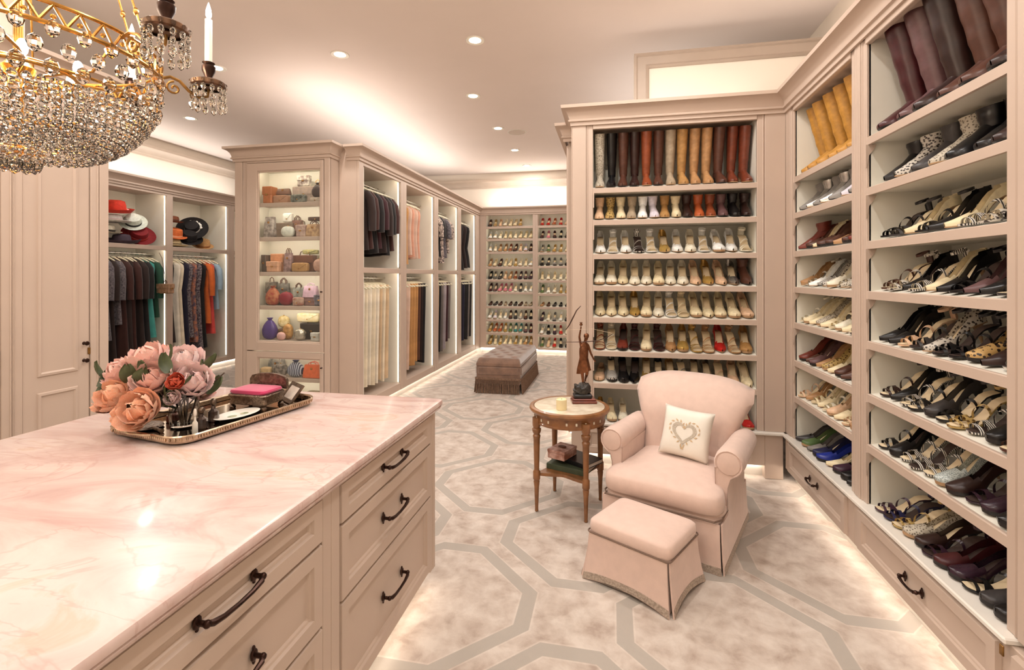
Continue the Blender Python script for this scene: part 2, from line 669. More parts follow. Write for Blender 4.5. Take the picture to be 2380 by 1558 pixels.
# ------------------------------------------------------------------ downlights
dl_spots = []
for i, y in enumerate((4.36, 5.70, 7.02, 8.29, 9.5)):
    dl_spots.append((-1.25 if i == 0 else -1.66, y))
dl_spots += [(-2.64, 4.37), (-5.74, 5.71), (-4.08, 4.39), (-0.1, 2.6), (0.55, 1.2), (-0.9, 0.2), (-2.6, 0.6), (-2.9, 2.0), (0.5, -0.5), (-1.8, -0.7), (0.35, 3.35), (-1.2, 3.1)]
trim_me = MB().lathe([(0.055, -0.003), (0.085, -0.008), (0.09, -0.002), (0.09, 0.0), (0.055, 0.0)], n=24, cap0=False, cap1=False).mesh('downlight_trim', WHITEM, True)
lens_me = MB().lathe([(0.055, -0.004), (0.02, -0.0045), (0.001, -0.0046)], n=20, cap0=False).mesh('downlight_lens', LENSM)
for i, (x, y) in enumerate(dl_spots):
    names = ['above the empty aisle beside the crystal chandelier', 'in the aisle row, second toward the far wall', 'in the aisle row, third toward the far wall',
             'in the aisle row, fourth toward the far wall', 'in the aisle row, last before the far wall', 'in front of the glazed handbag cabinet']
    lab = 'round white recessed downlight ' + (names[i] if i < 6 else 'in the ceiling over %s' % ('the hat closet aisle,', 'the aisle beside the glazed cabinet,', 'the footstool,', 'the doorway side,', 'the island side,', 'the tall cabinet,', 'the tall cabinet end,', 'the room entrance,', 'the island end,', 'the armchair,', 'the open carpet,')[i - 6].strip(','))
    t = thing('recessed_downlight', lab, 'downlight', (x, y, CEIL), 0, 'ceiling downlights')
    obj('trim_ring', trim_me, t)
    obj('lens', lens_me, t)
    l = bpy.data.lights.new('downlight_lamp', 'AREA')
    l.shape = 'DISK'
    l.size = 0.12
    l.energy = DL_POWER
    l.color = WARM
    lo = bpy.data.objects.new('downlight_lamp', l)
    COL.objects.link(lo)
    lo.location = (x, y, CEIL - 0.02)
sp = thing('ceiling_speaker', 'flat round speaker grille flush in the ceiling', 'speaker', (-1.42, 7.26, CEIL))
part('grille', MB().lathe([(0.13, -0.006), (0.02, -0.007), (0.001, -0.007)], n=28, cap0=False), TRIM, sp, True)
part('rim', MB().lathe([(0.13, -0.002), (0.135, -0.009), (0.142, -0.006), (0.145, 0)], n=28, cap0=False, cap1=False), WHITEM, sp, True)

# ------------------------------------------------------------------ cabinet building blocks (local: x along, y into the cabinet, z up; face y=0)
def handle_mesh(L=0.15, proj=0.035):
    b = MB()
    h = L / 2
    pts = [(-h, -0.004, 0), (-h, -proj * 0.75, 0.0), (-h * 0.86, -proj, -0.004), (-h * 0.5, -proj * 1.02, -0.010), (0, -proj * 1.02, -0.012),
           (h * 0.5, -proj * 1.02, -0.010), (h * 0.86, -proj, -0.004), (h, -proj * 0.75, 0.0), (h, -0.004, 0)]
    b.tube(pts, [0.006, 0.0065, 0.0075, 0.006, 0.0055, 0.006, 0.0075, 0.0065, 0.006], 8)
    for sx in (-h, h):
        b.superq((sx, -0.004, 0), 0.011, 0.006, 0.015, 0.8, 0.8, 10, 6)
        b.superq((sx, -0.003, 0.016), 0.005, 0.004, 0.008, 1, 1, 8, 5)
        b.superq((sx, -0.003, -0.016), 0.005, 0.004, 0.008, 1, 1, 8, 5)
        b.ball((sx, -proj * 0.85, 0), 0.009, None, None, 8, 5)
    return b.mesh('handle', BRONZE, True)


HANDLE = handle_mesh(0.17)
HANDLE_S = handle_mesh(0.12, 0.03)
PANEL = [(0.0, -0.004), (0.004, -0.02), (0.055, -0.02), (0.060, -0.012), (0.068, -0.010), (0.074, -0.004), (0.08, -0.004)]


def drawer(t, x0, x1, z0, z1, y=0.0, handle=None, hz=None, rail=0.055, name='drawer'):
    r = rail / 0.055
    b = MB().nested(x0, x1, z0, z1, [(i * r if i > 0.01 else i, yy) for i, yy in PANEL])
    o = part(name, b, PAINT, t)
    o.location = (0, y, 0)
    if handle:
        obj('handle', handle, o, ((x0 + x1) / 2, -0.004 - 0.004, hz if hz else (z0 + z1) / 2))
    return o


def stile(t, x0, x1, z0, z1, bead=None, y=0.0, th=0.03, name='stile'):
    b = MB()
    w = x1 - x0
    if bead is None:
        b.cbox(x0, x1, y, y + th, z0, z1, 0.003)
    else:
        # bead: which sides carry the stepped inner strip ('l','r')
        xa = x0 + (0.055 if 'l' in bead else 0)
        xb = x1 - (0.055 if 'r' in bead else 0)
        b.cbox(xa, xb, y, y + th, z0, z1, 0.003)
        for sd in bead:
            s0, s1 = (x0, xa) if sd == 'l' else (xb, x1)
            b.cbox(s0, s1, y + 0.008, y + th, z0, z1, 0.003)
            e = s1 if sd == 'l' else s0
            m = (s0 + s1) / 2
            if sd == 'l':
                b.cbox(s1 - 0.016, s1 - 0.006, y + 0.002, y + th, z0, z1, 0.004)
            else:
                b.cbox(s0 + 0.006, s0 + 0.016, y + 0.002, y + th, z0, z1, 0.004)
    return part(name, b, PAINT, t)


def wedge_shelf(t, x0, x1, z, D, slope=0.08, lip=0.042, bracket=True):
    b = MB()
    y0 = 0.01
    b.mi = 0
    prof_front = [(y0, z - lip), (y0, z - 0.004), (y0 + 0.004, z), (y0 + 0.016, z)]
    # lip (painted)
    b.loft([[(x, y, zz) for y, zz in prof_front + [(y0 + 0.016, z - lip)]] for x in (x0, x1)])
    b.mi = 1
    b.loft([[(x, y0 + 0.016, z - lip + 0.014), (x, y0 + 0.016, z - 0.001), (x, D, z + slope), (x, D, z - lip + 0.014)] for x in (x0, x1)])
    if bracket:
        b.mi = 0
        for xa, xb in ((x0, x0 + 0.01),):
            pr = [(0.0, z - lip), (0.05, z - lip), (0.035, z - lip - 0.03), (0.015, z - lip - 0.055), (0.004, z - lip - 0.12), (0.0, z - lip - 0.12)]
            b.loft([[(xa, y, q) for y, q in pr], [(xb, y, q) for y, q in pr]])
    return part('shelf', b, [PAINT, LINING], t)


def toe(t, x0, x1, ybase, zb=0.10, strength=True):
    part('toe_kick', MB().box(x0, x1, ybase + 0.07, ybase + 0.09, 0.0, zb), LEDGE, t)
    if strength:
        part('light_strip', MB().box(x0 + 0.01, x1 - 0.01, ybase + 0.048, ybase + 0.062, zb - 0.012, zb - 0.002), LEDM, t)


def crown(t, path, g0=None, g1=None):
    return part('crown_moulding', MB().sweep(path, CROWN, g0, g1), PAINT, t, True, None)


SHELVES = [2.279, 2.015, 1.735, 1.474, 1.214, 0.938, 0.675]
LEDZ = 0.36


def shoe_unit(name, label, loc, rotz, W, ox0, ox1, crown_path, g0, g1, beads=('r', 'l'), drawers=(), D=0.45, base_x=None, group=None, ledge_x=None):
    t = thing(name, label, 'shoe cabinet', loc, rotz, group)
    part('side_panel', MB().box(ox0 - 0.02, ox0, 0.02, D, 0.1, 2.9), LINING, t)
    part('side_panel', MB().box(ox1, ox1 + 0.02, 0.02, D, 0.1, 2.9), LINING, t)
    part('back_panel', MB().box(ox0, ox1, D - 0.06, D - 0.04, 0.1, 2.9), LINING, t)
    part('top_panel', MB().box(0.012, W, 0.02, D, 2.86, 2.9), PAINT, t)
    stile(t, 0, ox0, LEDZ, 2.83, beads[0])
    stile(t, ox1, W, LEDZ, 2.83, beads[1])
    part('top_rail', MB().cbox(ox0, ox1, 0, 0.03, 2.762, 2.83, 0.003), PAINT, t)
    part('soffit', MB().box(ox0, ox1, 0.03, D - 0.06, 2.785, 2.80), PAINT, t)
    crown(t, crown_path, g0, g1)
    for z in SHELVES:
        wedge_shelf(t, ox0, ox1, z, D - 0.06)
    b0, b1 = base_x or (0, W)
    l0, l1 = ledge_x or (b0, b1)
    part('ledge', MB().cbox(l0, l1, -0.035, D - 0.06, LEDZ - 0.022, LEDZ, 0.005), LEDGE, t)
    part('base_frame', MB().cbox(b0, b1, -0.012, D - 0.05, 0.10, LEDZ - 0.022, 0.003), PAINT, t)
    for d0, d1, h in drawers:
        drawer(t, d0, d1, 0.115, LEDZ - 0.035, -0.012, HANDLE_S if h else None, rail=0.045, name='drawer' if h else 'base_panel')
    toe(t, b0, b1, -0.012)
    return t


# central shoe cabinet behind the armchair
CU = shoe_unit('shoe_cabinet', 'tall taupe shoe cabinet behind the blush armchair', (-0.325, 4.05, 0), 0, 1.62, 0.169, 1.419,
               [(0, 0.45), (0, 0), (1.62, 0)], None, (1.62, -1), drawers=((0.10, 0.72, False), (0.76, 1.38, False)), base_x=(0, 1.47), ledge_x=(0, 1.61))
part('corner_post', MB().cbox(1.47, 1.60, -0.012, 0.1, 0, LEDZ - 0.02, 0.004), PAINT, CU)
part('end_panel', MB().cbox(-0.006, 0.0, 0.0, 0.45, 0.0, 2.83, 0.002), PAINT, CU)
RA = shoe_unit('shoe_cabinet', 'shoe cabinet bay with mustard boots on top, in the room corner', (1.295, 4.05, 0), -pi / 2, 1.10, 0.144, 1.02,
               [(0, 0), (1.10, 0)], (0, -1), None, drawers=((0.13, 1.03, True),), base_x=(0.03, 1.10))
RB = shoe_unit('shoe_cabinet', 'shoe cabinet bay with dark brown tall boots on top', (1.295, 2.95, 0), -pi / 2, 1.55, 0.086, 1.005,
               [(0, 0), (1.55, 0)], None, None, drawers=((0.07, 1.02, True), (1.08, 1.52, False)), base_x=(0, 1.55), ledge_x=(0, 1.06))
part('outlet_cover', MB().cbox(1.045, 1.062, -0.04, -0.034, LEDZ - 0.06, LEDZ - 0.025, 0.002), GILT, RB)


def hang_unit(name, label, y0, y1, o0, o1, xface, mid, zfl, cp=None, g0=None, g1=None, D=0.6, group=None, body0=0.0, two_rods=True):
    """closet bay facing +X; local x is world +Y"""
    t = thing(name, label, 'closet', (xface, y0, 0), pi / 2, group)
    W = y1 - y0
    a, b = o0 - y0, o1 - y0
    a2 = max(a, body0)
    part('side_panel', MB().box(a2 - 0.02, a2, 0.02, D, 0.1, 2.9), LINING, t)
    part('side_panel', MB().box(b, b + 0.02, 0.02, D, 0.1, 2.9), LINING, t)
    part('back_panel', MB().box(a2, b, D - 0.03, D - 0.01, 0.1, 2.9), LINING, t)
    part('top_panel', MB().box(a2, W, 0.02, D, 2.86, 2.9), PAINT, t)
    part('soffit', MB().box(a2, b, 0.03, D - 0.03, 2.79, 2.80), PAINT, t)
    stile(t, 0, a, 0.1, 2.83)
    stile(t, b, W, 0.1, 2.83)
    part('top_rail', MB().cbox(a, b, 0, 0.03, 2.755, 2.83, 0.003), PAINT, t)
    if cp:
        crown(t, cp, g0, g1)
    m = MB()
    m.cbox(a, b, 0.004, 0.03, mid - 0.06, mid, 0.003)
    m.box(a2, b, 0.03, D - 0.03, mid - 0.03, mid - 0.002)
    part('shelf', m, [PAINT], t)
    part('closet_floor', MB().cbox(a, b, 0.004, D - 0.03, 0.1, zfl, 0.003), PAINT, t)
    for z in ([mid + 0.98] if two_rods else []) + [mid - 0.12]:
        part('clothes_rod', MB().tube([(a2 + 0.001, 0.23, z), (b - 0.001, 0.23, z)], 0.014, 10), CHROME, t, True)
    # lighting: strip under the rail and under the shelf, and up the far side
    part('light_strip', MB().box(a2 + 0.02, b - 0.02, 0.034, 0.046, 2.772, 2.785), LEDSOFT, t)
    part('light_strip', MB().box(a2 + 0.02, b - 0.02, 0.034, 0.046, mid - 0.048, mid - 0.035), LEDSOFT, t)
    for za, zb in ((0.2, mid - 0.07), (mid + 0.02, 2.75)):
        part('light_strip', MB().box(b - 0.010, b - 0.001, 0.034, 0.042, za, zb), LEDDIM, t)
    toe(t, 0, W, 0.0)
    return t


PX = -2.65
HP = []
pen = [(4.76, 5.90, 4.855, 5.812), (5.90, 7.10, 5.985, 7.012), (7.10, 8.26, 7.181, 8.174), (8.26, 9.60, 8.348, 9.302)]
plab = ['open closet bay with dark jackets beside the glazed cabinet', 'open closet bay with camel and peach blouses', 'open closet bay with patterned blouses, third from the glazed cabinet', 'open closet bay with one black top by the far shoe wall']
for i, (y0, y1, o0, o1) in enumerate(pen):
    W = y1 - y0
    cp = [(0, 0.14), (0, 0), (W, 0)] if i == 0 else [(0, 0), (W, 0)]
    HP.append(hang_unit('hanging_closet', plab[i], y0, y1, o0, o1, PX, 1.65, 0.19, cp, None, (W, -1) if i == 3 else None, body0=0.14 if i == 0 else 0))
part('end_panel', MB().cbox(0.0, 0.12, 0.031, 0.238, 0.0, 2.94, 0.003), PAINT, HP[0])
bk = thing('closet_block', 'taupe back of the closet peninsula', 'closet', (-3.64, 4.9, 0))
part('body', MB().cbox(-0.38, 0.37, 0.0, 4.7, 0.0, 2.9, 0.004), PAINT, bk)
LX = -6.5
left = [(4.10, 5.14, 4.2, 5.09), (5.14, 6.11, 5.19, 6.058), (6.11, 7.31, 6.16, 7.235), (7.31, 8.45, 7.38, 8.35)]
llab = ['empty closet bay before the red hats', 'closet bay with red hats over dark gowns', 'closet bay with black and white hat over long dresses', 'closet bay past the long dresses']
HL = []
for i, (y0, y1, o0, o1) in enumerate(left):
    HL.append(hang_unit('hat_closet', llab[i], y0, y1, o0, o1, LX, 2.0, 0.17, [(0, 0), (y1 - y0, 0)], two_rods=False))

# far shoe wall
FS1 = [2.567, 2.315, 2.054, 1.75, 1.489, 1.237, 0.95, 0.681, 0.412, 0.15]
FS2 = [2.567, 2.31, 2.03, 1.76, 1.475, 1.21, 0.945, 0.655, 0.39, 0.13]


def far_unit(name, label, x0, x1, o0, o1, zs, cp, g0):
    t = thing(name, label, 'shoe cabinet', (x0, 9.6, 0), 0)
    W = x1 - x0
    a, b = o0 - x0, o1 - x0
    D = 0.45
    part('side_panel', MB().box(a - 0.02, a, 0.02, D, 0.1, 2.9), LINING, t)
    part('side_panel', MB().box(b, b + 0.02, 0.02, D, 0.1, 2.9), LINING, t)
    part('back_panel', MB().box(a, b, D - 0.06, D - 0.04, 0.1, 2.9), LINING, t)
    stile(t, 0, a, 0.1, 2.83)
    stile(t, b, W, 0.1, 2.83)
    part('top_rail', MB().cbox(a, b, 0, 0.03, 2.79, 2.83, 0.003), PAINT, t)
    part('top_panel', MB().box(0, W, 0.02, D, 2.86, 2.9), PAINT, t)
    crown(t, cp, g0, None)
    for z in zs:
        wedge_shelf(t, a, b, z, D - 0.06, 0.05, 0.045, False)
    for z in [2.79] + zs[:-1]:
        part('light_strip', MB().box(a + 0.03, b - 0.03, 0.032, 0.038, z - (-0.006 if z == 2.79 else 0.042), z - (-0.014 if z == 2.79 else 0.034)), LEDSOFT, t)
    toe(t, 0, W, 0.0, 0.09)
    return t


F1 = far_unit('far_shoe_cabinet', 'wide column of shoe shelves on the far wall behind the tufted ottoman', -2.65, -1.506, -2.52, -1.558, FS1, [(0, 0), (1.144, 0)], (0, -1))
F2 = far_unit('far_shoe_cabinet', 'narrow column of shoe shelves on the far wall beside the bronze statue', -1.506, -0.30, -1.454, -0.42, FS2, [(0, 0), (1.206, 0)], None)

part('corner_filler', MB().box(-0.12, 0.02, -0.04, 0.1, 0.0, 0.1), LEDGE, F1)
# closet run behind the central shoe cabinet, its face towards the aisle
rc = thing('side_closet', 'taupe closet side running behind the central shoe cabinet', 'closet', (-0.43, 9.55, 0), -pi / 2)
part('body', MB().box(0, 5.0, 0.03, 1.2, 0.1, 2.9), PAINT, rc)
for i in range(5):
    stile(rc, i * 1.0, i * 1.0 + 0.14, 0.1, 2.83)
    drawer(rc, i + 0.16, i + 0.98, 0.15, 2.78, 0.03, None, name='panel')
crown(rc, [(0, 0), (5.04, 0), (5.04, 0.2)])
toe(rc, 0, 5.0, 0.0)

# tall panelled cabinet by the island
tc = thing('tall_cabinet', 'tall taupe panelled cabinet with two dark knobs behind the flowers', 'cabinet', (-3.5, 1.2, 0), pi / 2)
part('body', MB().box(0, 1.58, 0.03, 0.6, 0.0, 2.9), PAINT, tc)
part('end_panel', MB().cbox(1.58, 1.593, 0.0, 0.6, 0.0, 2.83, 0.003), PAINT, tc)
for a, b, bd in ((1.478, 1.593, 'l'), (0.98, 1.085, 'lr'), (0.47, 0.57, 'lr'), (0.0, 0.08, None)):
    stile(tc, a, b, 0.0, 2.83, bd, -0.012, 0.045)
part('top_rail', MB().cbox(0, 1.59, -0.006, 0.03, 2.72, 2.83, 0.003), PAINT, tc)
crown(tc, [(0, 0), (1.593, 0), (1.593, 0.6)])
DP = [(0.0, 0.03), (0.003, 0.004), (0.0, 0.004)]
KNOB = MB().lathe([(0.012, 0), (0.007, 0.006), (0.006, 0.014), (0.012, 0.02), (0.015, 0.028), (0.011, 0.036), (0.002, 0.039)], n=14).xf(Matrix.Rotation(pi / 2, 4, 'X')).mesh('knob', BRONZE, True)
for a, b in ((1.088, 1.474), (0.573, 0.977), (0.083, 0.467)):
    d = part('door', MB().cbox(a, b, 0.004, 0.03, 0.04, 2.715, 0.003), PAINT, tc)
    for z0, z1 in ((0.14, 0.82), (0.92, 2.62)):
        pr = [(0.0, 0.004), (0.004, -0.004), (0.018, -0.006), (0.024, 0.0), (0.036, 0.014), (0.05, 0.016), (0.06, 0.012), (0.075, 0.008)]
        q = MB().nested(a + 0.075, b - 0.075, z0, z1, pr, 0.004)
        part('raised_panel', q, PAINT, d)
    for z in (1.098, 0.982):
        obj('knob', KNOB, d, (b - 0.035, 0.004, z))
    if b > 1.2:
        part('latch_plate', MB().cbox(b - 0.012, b + 0.012, -0.001, 0.01, 1.02, 1.065, 0.001), GILT, d)

# ------------------------------------------------------------------ glazed handbag cabinet
gc = thing('display_cabinet', 'tall glazed cabinet full of handbags at the peninsula end', 'cabinet', (-4.03, 4.58, 0), 0)
GW, GD = 1.14, 0.30
ga, gb = 0.281, 1.039
part('side_panel', MB().cbox(0, 0.03, 0.02, GD, 0.1, 2.9, 0.003), PAINT, gc)
part('side_panel', MB().cbox(GW - 0.03, GW, 0.02, GD, 0.1, 2.9, 0.003), PAINT, gc)
part('back_panel', MB().box(0.03, GW - 0.03, GD - 0.02, GD - 0.005, 0.1, 2.9), LINING, gc)
part('inner_side', MB().box(ga - 0.09, ga - 0.07, 0.035, GD - 0.02, 0.1, 2.8), LINING, gc)
part('inner_side', MB().box(gb + 0.02, gb + 0.04, 0.035, GD - 0.02, 0.1, 2.8), LINING, gc)
part('top_panel', MB().box(0, GW, 0.02, GD, 2.85, 2.9), PAINT, gc)
stile(gc, 0, 0.15, 0.1, 2.83, 'r')
stile(gc, GW - 0.06, GW, 0.1, 2.83)
part('top_rail', MB().cbox(0.15, GW - 0.06, 0, 0.03, 2.775, 2.83, 0.003), PAINT, gc)
part('soffit', MB().box(0.15, GW - 0.06, 0.03, GD - 0.02, 2.72, 2.73), LINING, gc)
crown(gc, [(0, 0.3), (0, 0), (GW, 0), (GW, 0.18)])
toe(gc, 0, GW, 0.0)


def glazed_door(z0, z1, g0, g1, knobz):
    d0, d1 = 0.155, GW - 0.065
    b = MB()
    for x0, x1, za, zb in ((d0, ga, z0, z1), (gb, d1, z0, z1), (ga, gb, z0, g0), (ga, gb, g1, z1)):
        b.cbox(x0, x1, -0.008, 0.028, za, zb, 0.003)
    # inner bead
    for x0, x1, za, zb in ((ga, ga + 0.012, g0, g1), (gb - 0.012, gb, g0, g1), (ga + 0.012, gb - 0.012, g0, g0 + 0.012), (ga + 0.012, gb - 0.012, g1 - 0.012, g1)):
        b.cbox(x0, x1, 0.0, 0.024, za, zb, 0.002)
    d = part('door', b, PAINT, gc)
    part('glass_pane', MB().box(ga + 0.004, gb - 0.004, 0.010, 0.014, g0 + 0.004, g1 - 0.004), PANE, d)
    obj('knob', KNOB, d, (gb + 0.02, -0.008, knobz), None, (0.6, 0.6, 0.6))


glazed_door(0.755, 2.77, 0.846, 2.684, 1.39)
glazed_door(0.12, 0.745, 0.22, 0.681, 0.595)
GS = [2.345, 1.975, 1.60, 1.235, 0.862, 0.466, 0.20]
for z in GS:
    part('shelf', MB().cbox(ga - 0.06, gb + 0.015, 0.036, GD - 0.022, z - 0.02, z, 0.003).cbox(ga - 0.06, gb + 0.015, 0.034, 0.046, z - 0.042, z, 0.003), PAINT, gc)
for z in [2.72] + [q - 0.02 for q in GS[:-1]]:
    part('light_strip', MB().box(ga - 0.05, gb + 0.01, 0.048, 0.056, z - 0.014, z - 0.002), LEDCAB, gc)

# ------------------------------------------------------------------ island
IX = -0.87


def island_unit(label, y0, y1, d0, d1, end=False):
    t = thing('drawer_cabinet', label, 'cabinet', (IX, y0, 0), pi / 2, 'island drawer cabinets')
    W = y1 - y0
    part('body', MB().box(0, W, 0.02, 1.38, 0.10, 0.884), PAINT, t)
    stile(t, 0, d0 - y0, 0.1, 0.884, None, 0, 0.02)
    stile(t, d1 - y0, W, 0.1, 0.884, None, 0, 0.02)
    part('top_rail', MB().cbox(d0 - y0, d1 - y0, 0, 0.02, 0.872, 0.884, 0.002), PAINT, t)
    for z0, z1 in ((0.738, 0.872), (0.482, 0.732), (0.118, 0.476)):
        drawer(t, d0 - y0 + 0.003, d1 - y0 - 0.003, z0, z1, 0.016, HANDLE, (z0 + z1) / 2 if z1 < 0.8 else 0.806, rail=0.045)
    toe(t, 0, W, 0.0)
    if end:
        part('end_panel', MB().nested(0.03, 1.35, 0.12, 0.87, PANEL).xf(Matrix.Translation((W, 0, 0)) @ Matrix.Rotation(pi / 2, 4, 'Z')), PAINT, t)
        part('corner_post', MB().cbox(W - 0.03, W + 0.004, -0.004, 0.03, 0.1, 0.884, 0.006), PAINT, t)
    return t


island_unit('island drawer cabinet at the far end, nearest the armchair', 1.39, 2.30, 1.44, 2.244, True)
island_unit('island drawer cabinet with the wide drawers in the foreground', 0.53, 1.39, 0.60, 1.343)
island_unit('island drawer cabinet at the camera end', -0.42, 0.53, -0.35, 0.46)


def rrect(x0, x1, y0, y1, r, z, n=4):
    p = []
    for cx, cy, a in ((x1 - r, y1 - r, 0), (x0 + r, y1 - r, pi / 2), (x0 + r, y0 + r, pi), (x1 - r, y0 + r, 3 * pi / 2)):
        for k in range(n + 1):
            q = a + pi / 2 * k / n
            p.append((cx + r * cos(q), cy + r * sin(q), z))
    return p


ct = MB()
X0, X1, Y0, Y1 = -2.282, -0.836, -0.46, 2.349
ct.loft([rrect(X0 + i, X1 - i, Y0 + i, Y1 - i, 0.03, z) for i, z in ((0.02, 0.885), (0.012, 0.886), (0.006, 0.893), (0.004, 0.899), (0.008, 0.903), (0.001, 0.907), (0, 0.912), (0, 0.922), (0.003, 0.928), (0.009, 0.93))])
tag(obj('countertop', ct.mesh('countertop', MARBLE, True, 0.5)), 'polished pink onyx worktop on the island', 'worktop')

# ------------------------------------------------------------------ armchair (local: faces -y)
def ring_xz(pts, y):
    return [(x, y, z) for x, z in pts]


ch = thing('armchair', 'blush upholstered armchair with rolled arms and scroll back', 'armchair', (0.391, 3.153, 0), radians(-23))
b = MB()
b.superq((0, 0.0, 0.235), 0.335, 0.36, 0.075, 0.2, 0.2, 32, 10)
part('seat_base', b, PINKFAB, ch, True)
b = MB()
b.superq((0, -0.045, 0.34), 0.325, 0.345, 0.07, 0.42, 0.22, 40, 14)
for i, (x, y, z) in enumerate(b.v):
    x *= 1.03 - 0.19 * min(1, max(0, (y + 0.26) / 0.07))
    b.v[i] = (x, y, z)
    if z > 0.345:
        b.v[i] = (x, y, z + 0.03 * max(0, 1 - (x / 0.33) ** 2) * max(0, 1 - ((y + 0.045) / 0.36) ** 2))
part('seat_cushion', b, PINKFAB, ch, True, ang=1.2)
# piping under the cushion front
hw = 0.33
pp = [(-hw, 0.1, 0.272), (-hw, -0.33, 0.272), (-hw + 0.03, -0.382, 0.272), (0, -0.39, 0.272), (hw - 0.03, -0.382, 0.272), (hw, -0.33, 0.272), (hw, 0.1, 0.272)]
part('piping', MB().tube(pp, 0.005, 6), PIPING, ch, True)


# back: padded slab with a wide scrolled top
def bwid(v):
    return 0.275 + 0.02 * v + 0.125 * max(0, (v - 0.42) / 0.58) ** 1.2


def bk_f(u, v, side):
    s = 2 * u - 1
    hwid = bwid(v) * (1 - 0.10 * max(0, v - 0.86) / 0.14)
    top = 0.89 - 0.075 * abs(s) ** 3
    z = 0.30 + (top - 0.30) * v
    rec = 0.235 + 0.075 * v
    roll = 0.11 * max(0, (v - 0.6) / 0.4) ** 1.5
    th = 0.13 * (1 - abs(s) ** 5) ** 0.5 * (1 - max(0, (v - 0.72) / 0.28) ** 3) ** 0.5 * (1 - (1 - min(1, v / 0.1)) ** 2) ** 0.5
    puff = 0.025 * (1 - s * s) * (1 - (2 * v - 1) ** 2)
    wrap = -0.055 * abs(s) ** 3 * (1 - v)
    y = rec + roll + wrap
    return (s * hwid, y - th * 0.55 - puff if side == 0 else y + th * 0.6 + 0.03 * (1 - s * s) * max(0, (v - 0.6)), z)


part('backrest', MB().grid2(lambda u, v: bk_f(u, v, 0), lambda u, v: bk_f(u, v, 1), 26, 22), PINKFAB, ch, True, ang=1.5)


def arm_section(sx, s, zs=1.0):
    """outline in x,z of one arm, sx = side sign"""
    pts = []
    cx, cz, r = 0.338, 0.53, 0.075
    for k in range(15):
        a = radians(-200 + 17 * k * 1.0) if False else radians(205 - 18.5 * k)
        pts.append((cx + r * s * cos(a), cz + r * s * sin(a)))
    pts += [(cx + 0.010, 0.45), (cx - 0.004, 0.40), (cx - 0.004, 0.2), (0.275, 0.2), (0.27, 0.42), (0.268, 0.50)]
    return [(sx * x, z * zs) for x, z in pts]


for sx in (-1, 1):
    b = MB()
    st = [(-0.212, 0.80), (-0.220, 0.93), (-0.208, 1.02), (-0.16, 1.06), (-0.02, 1.0), (0.12, 0.96), (0.24, 0.94), (0.30, 0.9)]
    rings = [ring_xz(arm_section(sx, s), y) for y, s in st]
    if sx > 0:
        rings = [list(reversed(r)) for r in rings]
    b.loft(rings)
    part('arm', b, PINKFAB, ch, True, ang=1.0)
    # round scroll face on the arm front
    b = MB().lathe([(0.062, 0.0), (0.058, 0.006), (0.03, 0.012), (0.002, 0.014)], n=20).xf(Matrix.Translation((sx * 0.338, -0.214, 0.53)) @ Matrix.Rotation(pi / 2, 4, 'X'))
    part('arm_front', b, PINKFAB, ch, True)


def skirt(t, hx, hy, z0, z1, flare, fab, band=0.035, cut=0.0, arch=0.0, ycen=0.0, gap=0.012):
    """four flared skirt panels with kick pleats at the corners and a tape band"""
    for k in range(4):
        half = hx if k % 2 == 0 else hy
        dist = hy if k % 2 == 0 else hx
        n = 14
        b = MB()
        bb = MB()
        for mb, za, zb, off in ((b, z0, z1, 0.0), (bb, z0 + 0.004, z0 + band, 0.003)):
            rings = []
            for j in range(2 if mb is bb else 4):
                f = j / (1 if mb is bb else 3)
                row_f = []
                row_b = []
                for i in range(n + 1):
                    s = 2 * i / n - 1
                    lift = arch * (1 - s * s)
                    z = za + (zb - za) * f + lift * (1 - (za + (zb - za) * f - z0) / (z1 - z0))
                    q = 1 - (z - z0) / (z1 - z0)
                    out = dist + flare * q ** 1.5 + off - 0.6 * arch * (1 - s * s) * q
                    x = s * (half - gap + flare * q ** 1.5 * 0.8)
                    row_f.append((x, -out, z))
                    row_b.append((x, -out + 0.008, z))
                rings.append(row_f + list(reversed(row_b)))
            mb.loft(rings)
            mb.xf(Matrix.Translation((0, ycen, 0)) @ Matrix.Rotation(pi / 2 * k, 4, 'Z'))
        p = part('skirt_panel', b, fab, t, True, ang=0.9)
        if band > 0:
            part('tape_band', bb, BANDM, p, True)
    # pleat inserts
    for sx in (-1, 1):
        for sy in (-1, 1):
            b = MB()
            c1, c2 = sx * (hx - 0.02), ycen + sy * (hy - 0.02)
            f = flare * 0.7
            b.loft([[(c1 - sx * 0.05, c2 + sy * f, z0 + 0.006), (c1 + sx * f, c2 + sy * f, z0 + 0.006), (c1 + sx * f, c2 - sy * 0.05, z0 + 0.006), (c1 - sx * 0.05, c2 - sy * 0.05, z0 + 0.006)],
                    [(c1 - sx * 0.05, c2, z1), (c1, c2, z1), (c1, c2 - sy * 0.05, z1), (c1 - sx * 0.05, c2 - sy * 0.05, z1)]])
            part('corner_pleat', b, fab, t)


skirt(ch, 0.335, 0.365, 0.0, 0.255, 0.014, PINKFAB, band=0.04)
for sx in (-1, 1):
    part('side_panel', MB().cbox(min(sx * 0.285, sx * 0.335), max(sx * 0.285, sx * 0.335), -0.205, 0.30, 0.22, 0.44, 0.012), PINKFAB, ch, True)

# throw pillow with embroidered heart
pil = thing('throw_pillow', 'small white pillow with embroidered heart on the armchair', 'pillow', (0.448, 3.165, 0.432), radians(-23))
HP_ = 0.152


